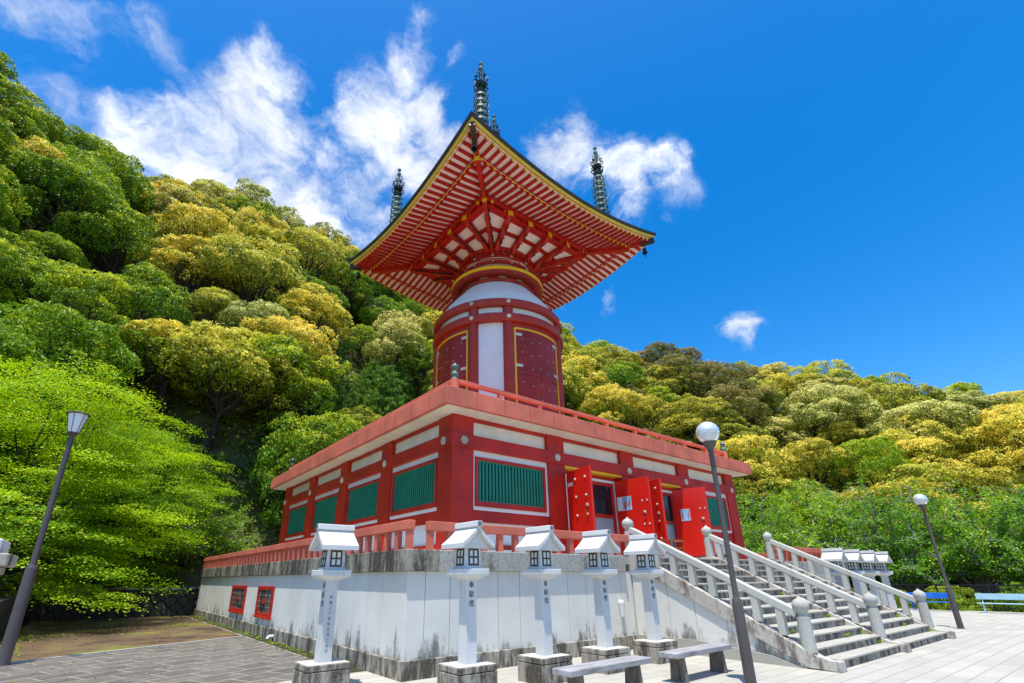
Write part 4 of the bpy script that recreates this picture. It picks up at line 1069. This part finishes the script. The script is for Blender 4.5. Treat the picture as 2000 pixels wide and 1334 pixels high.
# ================================================================= FENCE, RETAINING WALL, SHED
e = empty('metal_fence', (29.2,-12,0), 0, 'black metal picket fence along the right edge of the plaza', 'fence')
def fl(m, a, b): reloc(m, e)
m = MB(); m.beam((29.2,-20,1.13),(29.2,9,1.13),.05,.06); m.beam((29.2,-20,.16),(29.2,9,.16),.04,.04); m.beam((29.2,-20,.98),(29.2,9,.98),.03,.03); reloc(m.build('rail', BLACKM, e), e)
m = MB()
y = -20
while y < 9: m.box(29.19,29.21,y-.008,y+.008,.16,.98); y += .125
reloc(tag(m.build('picket_row', BLACKM, e)), e)
y = -20
while y < 9:
    m = MB(); m.box(29.16,29.24,y-.035,y+.035,-.2,1.2); reloc(m.build('post', BLACKM, e), e); y += 1.9
e = empty('retaining_wall', (-6,20.9,0), 0, 'dark rough stone retaining wall behind the mossy yard at the left', 'wall')
m = MB(); m.box(-16, 1.5, 21.1, 21.6, -.3, 1.18); reloc(m.build('stone_face', RUBBLE, e), e)
m = MB(); m.box(-16, 1.5, 21.04, 21.65, 1.18, 1.27); reloc(m.build('capstone', PLINTH, e, bev=.01), e)
e = empty('side_wall', (-5.8,14,0), 0, 'dark overgrown wall along the far left side of the mossy yard', 'wall')
m = MB(); m.box(-6.9, -6.2, 10, 21.1, -.3, 1.1); reloc(m.build('stone_face', RUBBLE, e), e)
e = empty('shed', (23.2,6.5,0), 0, 'small low building with a grey sloping roof glimpsed between the hall and the stairs', 'shed')
m = MB(); m.box(21.9,24.6,5.0,9.0,0,2.4); reloc(m.build('wall', CREAM, e), e)
m = MB(); m.add([(21.6,4.7,2.4),(24.9,4.7,2.4),(24.9,9.3,2.4),(21.6,9.3,2.4),(22.6,6.0,3.3),(23.9,6.0,3.3),(23.9,8.0,3.3),(22.6,8.0,3.3)], [(0,3,2,1),(4,5,6,7),(0,1,5,4),(1,2,6,5),(2,3,7,6),(3,0,4,7)]); reloc(m.build('roof', STEPT, e), e)
# ================================================================= HILL
SKY = [(-30,38),(-17.2,39.1),(-14.5,37.8),(-10.4,37),(-5.8,36.5),(-2.8,36.1),(1.6,37.2),(6,37.8),(11.1,36.6),(16.2,36.1),(19.7,35),(30,32.5),(40,30),(48.2,26.6),(53.9,25.0),(59.8,23.7),(64.9,22.2),(69.7,20.6),(74,19.1),(77.9,17.2),(81.1,15.3),(84.2,14.3),(87.2,14.2),(100,13),(120,12)]
def elsky(a): return np.interp(a, [p[0] for p in SKY], [p[1] for p in SKY])
def dd1(a): return np.interp(a, [-30,20,45,60,90,120], [62,62,74,80,90,95])
def dd0(a):
    return np.where(a < 45, np.minimum(30.6/np.cos(np.radians(np.clip(a, -40, 60))), 47.), np.interp(a, [45,55,120], [43.,46.,48.]))
def terrain(az, d):
    a0, a1 = dd0(az), dd1(az); hr = 1.6 + a1*np.tan(np.radians(elsky(az))) - 7.2
    t = (d-a0)/(a1-a0)
    up_ = hr*np.clip(t, 0, 1)**.95
    low = np.where(az > 47, -1.2, -.1)
    h = np.where(t < 0, low, np.where(t <= 1, low + (up_-low*0), hr + low - (d-a1)*.55))
    return h + .35*np.sin(d*.9+az*.4)*np.clip(t, 0, 1)
def azpos(az, d): return (CAM.x + d*math.sin(R(az)), CAM.y + d*math.cos(R(az)))
azs = np.arange(-40, 125.1, 1.5); ts = np.array([0, .03, .06, .1, .15, .2, .27, .34, .42, .5, .6, .7, .8, .9, 1.0, 1.15, 1.4, 1.8])
vs = []
for a in azs:
    a0, a1 = float(dd0(a)), float(dd1(a))
    for t in ts:
        d = a0 + (a1-a0)*t; x, y = azpos(a, d); z = float(terrain(a, d)) + random.uniform(-.15, .15)
        if t == 0: z = -.32
        vs.append((x, y, z))
m = MB(); nt2 = len(ts)
m.add(vs, [(i*nt2+j, (i+1)*nt2+j, (i+1)*nt2+j+1, i*nt2+j+1) for i in range(len(azs)-1) for j in range(nt2-1)])
hill = m.build('hillside', EARTH, smooth=True); tag(hill, kind='structure')

# ================================================================= FOLIAGE
def unit(v): return v/np.maximum(1e-6, np.linalg.norm(v, axis=-1, keepdims=True))
def leaves_mesh(name, P_, N_, size, rg_, gg, aspect=.55, mat=None, axis=None, noise_=.7):
    n = len(P_); N2 = unit(N_ + rng.normal(0, noise_, (n, 3)))
    t = rng.normal(0, 1, (n, 3)) if axis is None else axis + rng.normal(0, .35, (n, 3))
    t = unit(t - (t*N2).sum(1, keepdims=True)*N2); b = np.cross(N2, t)
    s = (size*rng.uniform(.65, 1.3, (n, 1)))/2
    v = np.empty((n, 4, 3)); v[:, 0] = P_ - t*s; v[:, 1] = P_ + b*s*aspect + t*s*.1; v[:, 2] = P_ + t*s; v[:, 3] = P_ - b*s*aspect + t*s*.1
    v[:, 1] += N2*s*.25; v[:, 3] += N2*s*.25
    me = bpy.data.meshes.new(name); me.vertices.add(4*n); me.vertices.foreach_set('co', v.reshape(-1))
    me.loops.add(4*n); me.loops.foreach_set('vertex_index', np.arange(4*n, dtype=np.int32))
    me.polygons.add(n); me.polygons.foreach_set('loop_start', np.arange(0, 4*n, 4, dtype=np.int32)); me.polygons.foreach_set('loop_total', np.full(n, 4, dtype=np.int32))
    me.update(calc_edges=True)
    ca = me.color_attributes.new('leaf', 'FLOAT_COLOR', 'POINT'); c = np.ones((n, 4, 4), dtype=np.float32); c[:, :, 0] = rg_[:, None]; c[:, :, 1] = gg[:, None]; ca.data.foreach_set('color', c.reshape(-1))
    if mat: me.materials.append(mat)
    return me
def clump_leaves(cen, cdir, r, k, flat=1.0):
    """k leaves on the outer side of every clump"""
    n = len(cen); d = unit(rng.normal(0, 1, (n, k, 3)) + cdir[:, None, :]*.9 + np.array([0, 0, .35]))
    p = cen[:, None, :] + d*(r[:, None, None]*rng.uniform(.72, 1.05, (n, k, 1)))*np.array([1, 1, flat])
    return p.reshape(-1, 3), d.reshape(-1, 3)
def limbs(mb, base_h, r0, targets, seedr, wob=.35, n=5, rtip=.03):
    rr = random.Random(seedr)
    trunk = [Vector((0, 0, -1.2)), Vector((rr.uniform(-.15,.15), rr.uniform(-.15,.15), base_h*.5)), Vector((rr.uniform(-.3,.3), rr.uniform(-.3,.3), base_h))]
    mb.tube(trunk, [r0*1.15, r0*.9, r0*.7], 9)
    for t in targets:
        t = Vector(t); s = trunk[2] if rr.random() < .65 else trunk[1].lerp(trunk[2], rr.uniform(.3, .9)); pts = [s]
        for i in range(1, n+1):
            q = s.lerp(t, i/n); q += Vector((rr.uniform(-wob,wob), rr.uniform(-wob,wob), rr.uniform(-wob,wob)*.5 - .35*math.sin(math.pi*i/n)*0))*(.8 if i < n else .2); pts.append(q)
        mb.tube(pts, [r0*.45*(1-i/n)+rtip for i in range(n+1)], 6, False)
    return trunk
def broadleaf(seed, Rr=3.6, Hc=5.2, nl=21, leaf=.17, kc=30, kk=34, flat=.78, open_=.0):
    global rng; rng = np.random.default_rng(seed)
    # lobes on a lumpy umbrella
    ph = rng.uniform(0, 2*np.pi, nl); ph = np.sort(ph) ; cz_ = rng.uniform(-.55, 1, nl)**1.0; cz_[0] = 1
    sr = np.sqrt(np.maximum(0, 1-cz_**2)); dl = np.stack([np.cos(np.arange(nl)*2.4+ph*.15)*sr, np.sin(np.arange(nl)*2.4+ph*.15)*sr, cz_], 1)
    lc = dl*np.array([Rr*.68, Rr*.68, Rr*.56])*rng.uniform(.8, 1.12, (nl, 1)) + np.array([0, 0, Hc]); lr = Rr*rng.uniform(.28, .46, nl)
    cd_ = unit(rng.normal(0, 1, (nl, kc, 3)) + dl[:, None, :]*.6 + np.array([0, 0, .55])); lr = lr*rng.uniform(.8, 1.15, nl)
    cen = lc[:, None, :] + cd_*lr[:, None, None]*np.array([1, 1, flat]); cen = cen.reshape(-1, 3); cdir = cd_.reshape(-1, 3)
    r = rng.uniform(.26, .52, len(cen))*Rr/3.6*1.0
    P_, N_ = clump_leaves(cen, cdir, r, kk, .8)
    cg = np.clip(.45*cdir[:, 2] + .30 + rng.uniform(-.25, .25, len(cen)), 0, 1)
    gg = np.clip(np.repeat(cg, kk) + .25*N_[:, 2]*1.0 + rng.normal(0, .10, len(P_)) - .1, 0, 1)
    rg_ = np.clip(np.repeat(rng.uniform(.1, .9, len(cen)), kk) + rng.normal(0, .2, len(P_)), 0, 1)
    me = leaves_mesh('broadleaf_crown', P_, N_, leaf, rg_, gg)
    mb = MB(); limbs(mb, Hc-Rr*.55, .24*Rr/3.6, [tuple(c) for c in lc], seed)
    return me, mb
def maple(seed, Rr=5.5, H=11.5, zlow=1.5, nsp=92, leaf=.085, kk=1150):
    """layered, nearly flat sprays of small leaves stepping down and out"""
    global rng; rng = np.random.default_rng(seed)
    Ps, Ns, Rs, Gs, tg = [], [], [], [], []
    for i in range(nsp):
        t = (i+.5)/nsp; z = zlow + (H-zlow)*t; rad = Rr*math.sqrt(max(.02, 1-((t-.30)/.74)**2 if t > .3 else 1-((.3-t)/.55)**2)); a = i*2.399+rng.uniform(-.3, .3)
        rr_ = rad*rng.uniform(.35, 1.0); c = np.array([math.cos(a)*rr_, math.sin(a)*rr_, z]); tg.append(tuple(c*np.array([.85,.85,1])))
        sx = rng.uniform(1.0, 1.9)*(.6+.5*rad/Rr); n = int(kk*sx*sx/2)
        # sub sprays
        ns = 14; sa = rng.uniform(0, 2*np.pi, ns); sr_ = np.sqrt(rng.uniform(0, 1, ns))*sx
        sc_ = np.stack([np.cos(sa)*sr_, np.sin(sa)*sr_, rng.uniform(-.22, .25, ns) - .10*(sr_/sx)**2*sx], 1); k = n//ns
        loc = rng.normal(0, 1, (ns, k, 3))*np.array([.34, .34, .055]); loc[:, :, 2] -= .25*(loc[:, :, 0]**2 + loc[:, :, 1]**2)
        p = (c + sc_[:, None, :] + loc).reshape(-1, 3)
        p[:, 2] -= .12*np.maximum(0, np.hypot(p[:, 0], p[:, 1]) - rad*.55)
        Ps.append(p); Ns.append(np.tile([0, 0, 1.0], (len(p), 1)) + unit(np.array([math.cos(a), math.sin(a), 0]))*.35); Rs.append(np.clip(rng.uniform(.1, .9) + rng.normal(0, .22, len(p)), 0, 1)); Gs.append(np.clip(rng.beta(1.3, 2.5, len(p)) + .15*t, 0, 1))
    me = leaves_mesh('maple_crown', np.concatenate(Ps), np.concatenate(Ns), leaf, np.concatenate(Rs), np.concatenate(Gs), .75, noise_=.38)
    mb = MB(); limbs(mb, 2.2, .15, tg[::3], seed, .3, 6, .010)
    return me, mb
def cherry(seed, Rr=5.0, H=9.0, zlow=2.0, nb=34, leaf=.17, kk=520, bare=14):
    """spreading twiggy crown: leaves hang along many forking twigs, some bare twigs stick out"""
    global rng; rng = np.random.default_rng(seed)
    Ps, Ns, Rs, Gs = [], [], [], []; mb = MB(); r2 = random.Random(seed)
    mb.tube([(0,0,-1.5),(.1,0,.6),(0,.1,1.8)], [.26,.22,.2], 9)
    for i in range(nb):
        t = (i+.5)/nb; el = math.asin(min(1, .05+.95*t)) ; a = i*2.399 + r2.uniform(-.3,.3)
        tip = Vector((math.cos(a)*math.cos(el)*Rr*r2.uniform(.75,1.05), math.sin(a)*math.cos(el)*Rr*r2.uniform(.75,1.05), zlow + (H-zlow)*math.sin(el)*r2.uniform(.85,1.03)))
        s = Vector((0,0,r2.uniform(1.2,1.9))); pts = [s]; n = 7
        for j in range(1, n+1):
            u = j/n; q = s.lerp(tip, u) + Vector((r2.uniform(-.3,.3), r2.uniform(-.3,.3), .7*math.sin(math.pi*u)*(1-el/2) + r2.uniform(-.2,.2))); pts.append(q)
        mb.tube(pts, [.10*(1-j/n)+.016 for j in range(n+1)], 5, False)
        for j in range(3, n+1):
            for q_ in range(5):
                d = Vector((r2.uniform(-1,1), r2.uniform(-1,1), r2.uniform(-.25,.75))).normalized(); L_ = r2.uniform(.5,1.3); a0 = pts[j].lerp(pts[j-1], r2.random()); e_ = a0 + d*L_ ; mid = a0.lerp(e_, .5)+Vector((r2.uniform(-.1,.1),)*3)
                if q_ < 4: mb.tube([a0, mid, e_], [.018,.012,.006], 4, False)
                k = kk//20; tt = rng.uniform(.1, 1.05, (k, 1)); p = np.array(a0)*(1-tt) + np.array(e_)*tt + rng.normal(0, .13, (k, 3)); p[:, 2] -= .06
                Ps.append(p); Ns.append(np.tile([0, 0, .8], (k, 1)) + np.array(d)*.3); Rs.append(np.clip(r2.uniform(.15,.85)+rng.normal(0,.2,k),0,1)); Gs.append(np.clip(rng.beta(1.2, 3, k)+.12*t,0,1))
        if i < bare:
            for q_ in range(4):
                e_ = tip + Vector((r2.uniform(-1,1), r2.uniform(-1,1), r2.uniform(0,1.0))); mb.tube([tip, tip.lerp(e_,.5)+Vector((.1,0,.05)), e_], [.022,.014,.006], 4, False)
    me = leaves_mesh('cherry_crown', np.concatenate(Ps), np.concatenate(Ns), leaf, np.concatenate(Rs), np.concatenate(Gs), .5, noise_=.5)
    return me, mb
def pine(seed, Rr=2.6, H=9.5, zlow=1.5, leaf=.30):
    global rng; rng = np.random.default_rng(seed); r2 = random.Random(seed)
    Ps, Ns, Rs, Gs, ax = [], [], [], [], []; mb = MB(); mb.tube([(0,0,-1.2),(.1,0,H*.5),(0,.1,H)], [.2,.14,.04], 8)
    for i in range(64):
        t = i/64; z = zlow+(H-zlow)*t; a = i*2.399; Lb = Rr*(1-t*.82)*r2.uniform(.7,1.1); d = Vector((math.cos(a), math.sin(a), .18)); e_ = Vector((0,0,z)) + d*Lb
        mb.tube([(0,0,z), tuple(Vector((0,0,z)).lerp(e_,.5)-Vector((0,0,.08))), tuple(e_)], [.05,.03,.012], 4, False)
        nc = int(5+16*Lb/Rr)
        for q_ in range(nc):
            u = r2.uniform(.3,1.02); c = np.array(Vector((0,0,z)).lerp(e_,u)) + rng.normal(0,1,3)*np.array([.28,.28,.10])*Lb*.7; k = 20
            p = c + unit(rng.normal(0,1,(k,3))+np.array([0,0,.8]))*rng.uniform(.05,.22,(k,1)); Ps.append(p); Ns.append(unit(p-c)*.3+np.array(d)*.2); ax.append(unit(p-c+np.array([0,0,.1]))); Rs.append(np.clip(r2.uniform(.1,.9)+rng.normal(0,.15,k),0,1)); Gs.append(rng.beta(1,4,k))
    me = leaves_mesh('pine_crown', np.concatenate(Ps), np.concatenate(Ns), leaf, np.concatenate(Rs), np.concatenate(Gs), .16, axis=np.concatenate(ax))
    return me, mb

FOL = {
 'green':  leaf_mat('glossy green foliage', (.040,.125,.003), (.230,.420,.008), (.60,.66,.018), .62, .3),
 'lime':   leaf_mat('fresh lime foliage', (.110,.250,.006), (.330,.500,.012), (.58,.62,.03), .85, .38),
 'yellow': leaf_mat('yellow blossoming foliage', (.085,.140,.004), (.37,.40,.010), (.90,.80,.10), .46, .3),
 'cream':  leaf_mat('cream blossoming foliage', (.080,.120,.006), (.30,.34,.020), (.88,.82,.26), .50, .3),
 'olive':  leaf_mat('olive foliage', (.070,.110,.005), (.29,.31,.012), (.70,.64,.06), .56, .3),
 'brown':  leaf_mat('brownish young foliage', (.080,.120,.010), (.25,.25,.028), (.42,.33,.10), .58, .3),
 'maple':  leaf_mat('bright maple foliage', (.115,.310,.004), (.41,.64,.006), (.72,.74,.015), .72, .45),
 'cherryl': leaf_mat('fresh cherry foliage', (.090,.270,.010), (.33,.60,.018), (.66,.70,.03), .78, .42),
 'pine':   leaf_mat('pine needle foliage', (.045,.140,.010), (.170,.350,.020), (.32,.50,.03), .70, .3),
}
META = {'broadleaf': [broadleaf(21), broadleaf(22, 3.9, 5.4, 24, .17, 28, 34, .72), broadleaf(23, 3.3, 5.6, 19, .16, 30, 32, .85), broadleaf(24, 4.2, 5.2, 27, .18, 28, 32, .68)],
        'maple': [maple(31), maple(32, 4.6, 9.5)], 'cherry': [cherry(41), cherry(42, 5.4, 8.2), ], 'pine': [pine(51), pine(52, 2.9, 8.5)]}
TRK = {}
for kk_, lst in META.items():
    for i, (me, mb) in enumerate(lst):
        tm = bpy.data.meshes.new(kk_ + '_trunk'); tm.from_pydata(mb.v, [], mb.f); tm.update(); tm.materials.append(BARKG if kk_ == 'cherry' else BARK); tm.polygons.foreach_set('use_smooth', [True]*len(tm.polygons)); TRK[(kk_, i)] = tm
FORM = {'green':'broadleaf','lime':'broadleaf','yellow':'broadleaf','cream':'broadleaf','olive':'broadleaf','brown':'broadleaf','maple':'maple','cherryl':'cherry','pine':'pine'}
LOOK = {'green':'glossy green','lime':'fresh lime green','yellow':'yellow blossoming','cream':'cream blossoming','olive':'olive green','brown':'brownish green','pine':'dark pine'}
ALL = []
def tree(theme, x, y, z, s=1.0, var=None, rz=None, sz=1.0, label=None, group=None):
    form = FORM[theme]; n = len(META[form]); var = random.randrange(n) if var is None else var % n
    nm = {'broadleaf':'broadleaf_tree','maple':'maple_tree','cherry':'cherry_tree','pine':'pine_tree'}[form]
    e = empty(nm, (x, y, z), random.uniform(0, 6.28) if rz is None else rz, label, 'tree', group); e.scale = (s, s, s*sz)
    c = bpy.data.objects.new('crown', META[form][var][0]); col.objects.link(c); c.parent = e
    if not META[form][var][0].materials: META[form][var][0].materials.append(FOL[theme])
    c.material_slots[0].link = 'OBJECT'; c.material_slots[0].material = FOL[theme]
    t = bpy.data.objects.new('trunk', TRK[(form, var)]); col.objects.link(t); t.parent = e
    return e
def inside(x, y):
    if 848 < x < 1096 and y > 560: return True
    if 535 < x < 877 and y > 936-.552*(x-531): return True
    if 877 <= x < 1465 and y > 750+.259*(x-877): return True
    return False
def pick(x, y, sky_):
    r_ = random.random()
    def w_(**k):
        tot = sum(k.values()); q = random.random()*tot
        for a, b in k.items():
            q -= b
            if q <= 0: return a
        return a
    if x < 300: return w_(green=7, lime=2, yellow=.6)
    if x < 620:
        return w_(yellow=9, olive=1.3, green=.5, cream=1.5) if y < 730 else w_(green=3, pine=3, olive=2)
    if x < 700:
        if y < 560: return w_(yellow=5, olive=4)
        return w_(pine=5, green=3, olive=2) if y > 620 else w_(olive=3, green=2)
    if x < 850:
        return w_(green=3, cream=2.2, lime=1.5, yellow=1.5) if y < 740 else w_(pine=4, lime=2, green=2)
    if x < 1230: return w_(yellow=4, olive=2, lime=2, green=1)
    if x < 1450 and y > 700: return w_(brown=7, olive=2, green=1)
    if x < 1500: return w_(yellow=2, lime=2.5, green=2.5, olive=1.5)
    if y > 830: return w_(yellow=4, cream=3, olive=1.2, lime=1)
    return w_(yellow=4.5, cream=2.5, olive=1.5, green=1.5, lime=.5)
random.seed(99)
cands = []
az = 0
rows = [.04, .13, .22, .32, .42, .52, .62, .72, .82, .91, 1.0]
for ri, t in enumerate(rows):
    a = -19.0
    while a < 97:
        a0, a1 = float(dd0(a)), float(dd1(a)); d = a0 + (a1-a0)*t + random.uniform(-1.2, 1.2)
        sp = (4.5 if a < 47 else 4.5) ; st_ = math.degrees(sp/d)
        aj = a + random.uniform(-.25, .25)*st_
        x, y = azpos(aj, d); z = float(terrain(aj, d)) - .3
        s = random.choice((.62, .75, .9, 1.0, 1.1, 1.25))*random.uniform(.93, 1.07)*(1.0 if a < 47 else .92)
        if t < .2 and a < 20: s *= .62
        elif a < 47 and x < 1e9: s *= .92
        if t > .85: s = .85 + .3*(s-.6)
        p = proj((x, y, z+5.2*s)); a += st_*(.72 if t > .85 else 1)
        if not p: continue
        r_ = F*3.5*s/p[2]
        if p[0]+r_ < -60 or p[0]-r_ > 2060: continue
        if all(inside(p[0]+dx*r_, p[1]+dy*r_) for dx, dy in ((0,-1),(1,0),(-1,0),(.7,-.7),(-.7,-.7),(0,0))): continue
        if 0 < p[0] < 560 and t < .12: continue       # sunny bank stays open
        cands.append((p[0], p[1], x, y, z, s, t))
for (px, py, x, y, z, s, t) in cands:
    th = pick(px, py, t)
    tr = tree(th, x, y, z, s, sz=random.uniform(.85, 1.25)); tr.scale.x *= random.uniform(.82, 1.2); tr.rotation_euler.x = random.uniform(-.16, .16); tr.rotation_euler.y = random.uniform(-.16, .16); ALL.append((th, px, py, t, tr))
# labels: kind + where along the forest, counted in the picture
ORD = ['first','second','third','fourth','fifth','sixth','seventh','eighth','ninth','tenth','eleventh','twelfth','thirteenth','fourteenth','fifteenth','sixteenth','seventeenth','eighteenth','nineteenth','twentieth']
bands = {}
for th, px, py, t, tr in ALL:
    side = 'left of the tower' if px < 960 else 'right of the tower'
    band = 'on the forest skyline' if t > .93 else 'just below the skyline' if t > .7 else 'halfway up the slope' if t > .4 else 'low on the slope'
    bands.setdefault((th, side, band), []).append((px, tr))
for (th, side, band), L_ in bands.items():
    L_.sort(key=lambda q: q[0])
    for i, (px, tr) in enumerate(L_):
        o_ = ORD[i] if i < len(ORD) else 'late'
        only = len(L_) == 1
        tr['label'] = (f"the only {LOOK[th]} tree {band}, {side}" if only else f"{o_} {LOOK[th]} tree from left, {band}, {side}")
        tr['group'] = 'trees of the forested hillside'

# the nearer trees
tree('maple', -6.9, 17.3, -.1, 1.02, 0, .4, .84, 'large bright yellow green maple with layered sprays filling the left side', 'maples behind the retaining wall')
tree('maple', -3.6, 24.6, .6, .95, 1, 2.1, 1.0, 'maple with lower drooping sprays hanging over the dark retaining wall', 'maples behind the retaining wall')
tree('maple', -12.5, 14.5, -.2, .9, 1, 4.0, 1.0, 'maple cut by the left photo edge behind the leaning lamp', 'maples behind the retaining wall')
tree('cherryl', -.2, 24.4, 1.2, .78, 0, 1.0, .8, 'thin pale green cherry tree reaching toward the left corner of the hall roof')
for i, (a, d, s_, lb) in enumerate([(-12.5, 33, 1.15, 'fresh lime tree rising behind the maples at the left photo edge'), (-6.5, 35, 1.1, 'fresh lime tree above the large maple, right of the one at the photo edge')]):
    x, y = azpos(a, d); tree('lime', x, y, float(terrain(a, d))-.3, s_, i+1, i, 1.1, lb)
tree('lime', 4.2, 27.0, 2.5, .5, 0, 1.0, .8, 'small bright shrub like tree on the sunny bank behind the hall')
for i, (a, d, s, v, lb) in enumerate([(59.5, 43.5, .92, 1, 'fresh green cherry tree just right of the hall, leftmost of those beyond the fence'), (64.5, 41, 1.0, 0, 'cherry tree beyond the fence directly above the far stone lanterns'),
      (70, 42, 1.05, 1, 'cherry tree with bare grey twigs beyond the fence, third from the hall'), (75.5, 41, .98, 0, 'cherry tree beyond the fence just left of the far globe lamp'),
      (81, 42, 1.0, 1, 'cherry tree beyond the fence above the blue bench and the far globe lamp'), (86.5, 41, .92, 0, 'cherry tree beyond the fence over the white bench at the right'), (92, 43, .95, 1, 'cherry tree beyond the fence cut by the right photo edge')]):
    x, y = azpos(a, d); tree('cherryl', x, y, -1.2, s, v, i*1.3, 1.0, lb, 'cherry trees beyond the fence')
for i, (a, d, s, lb) in enumerate([(66.5, 37.6, .33, 'low lime bush behind the black fence near the far lanterns'), (70.5, 36.4, .34, 'low lime bush behind the fence, between the lanterns and the blue bench'), (74.5, 35.8, .33, 'low bush behind the fence seen through the blue bench'), (78.5, 35.4, .34, 'low bush behind the fence right beside the far lamp pole'), (82.5, 35.4, .36, 'low bush behind the fence and the white bench'), (86.5, 35.2, .34, 'low bush behind the fence at the right photo edge')]):
    x, y = azpos(a, d); e = tree('lime', x, y, -1.6, s, i, i*1.7, .9, lb, 'bushes behind the fence'); e.name = 'bush'; e['category'] = 'bush'
# undergrowth covering the slope
rng = np.random.default_rng(5); n = 9000
A = rng.uniform(-20, 96, n); T = rng.uniform(0, 1, n)**1.15; a0, a1 = dd0(A), dd1(A); D = a0 + (a1-a0)*T; Z = terrain(A, D)
X = CAM.x + D*np.sin(np.radians(A)); Y = CAM.y + D*np.cos(np.radians(A)); cen = np.stack([X, Y, Z+.05], 1); r = rng.uniform(.25, .8, n)*np.where(T < .12, .45, 1.0)
kk_ = 22; cdir = np.tile([-.3*math.sin(R(38)), -.3*math.cos(R(38)), .6], (n, 1)); P_, N_ = clump_leaves(cen, cdir, r, kk_, .8)
me = leaves_mesh('undergrowth', P_, N_, .26, np.clip(np.repeat(rng.uniform(0, 1, n), kk_)+rng.normal(0, .15, n*kk_), 0, 1), np.clip(rng.beta(1.5, 2, n*kk_)+np.repeat(rng.uniform(-.2,.3,n),kk_), 0, 1), .6, leaf_mat('undergrowth foliage', (.035,.095,.006), (.15,.26,.012), (.40,.38,.04), .78))
o = bpy.data.objects.new('undergrowth', me); col.objects.link(o); tag(o, 'dense low undergrowth and ground ivy covering the forested slope', 'undergrowth', kind='stuff')

# weeds in the corners of the stair flights
cen = []
for (x, i) in ((10.1, 0), (10.05, 1), (10.1, 3), (14.1, 0), (14.05, 2), (14.1, 4), (9.2, 1), (13.2, 1), (10.12, 6), (7.3, 2)):
    for q in range(3): cen.append((x+random.uniform(-.12, .08), Y0+TR*(i+1)-.03, RIS*(i+1)+.03))
for q in range(60): cen.append((-.2+random.uniform(-.12, .12), random.uniform(2, 20), .02))
for q in range(70):
    u = random.random(); cen.append((-5.4-1.5*random.random()+u*.3, 7.4+u*6+random.uniform(-.4,.4), .02))
cen = np.array(cen); n = len(cen); rng = np.random.default_rng(8)
P_, N_ = clump_leaves(cen, np.tile([0, 0, 1.0], (n, 1)), rng.uniform(.03, .09, n), 16, .7)
me = leaves_mesh('weeds', P_, N_, .05, rng.uniform(0, 1, len(P_)), rng.uniform(0, 1, len(P_)), .3, FOL['lime'])
o = bpy.data.objects.new('weeds', me); col.objects.link(o); tag(o, 'small weeds and moss tufts in stair corners and along the gutter', 'weeds', kind='stuff')
# fallen leaves on the yard and the stone walk
n = 900; X = rng.uniform(-9, -.4, n); Y = rng.uniform(3.5, 20.8, n)**1.0
P_ = np.stack([X, Y, np.full(n, .016)], 1); me = leaves_mesh('fallen_leaves', P_, np.tile([0, 0, 1.0], (n, 1)), .055, rng.uniform(0, 1, n), rng.uniform(0, 1, n), .6, leaf_mat('dry leaf litter', (.12,.05,.015), (.30,.14,.04), (.45,.30,.06), .6, .1), noise_=.15)
o = bpy.data.objects.new('fallen_leaves', me); col.objects.link(o); tag(o, 'dry fallen leaves scattered over the mossy yard and walk', 'leaves', kind='stuff')
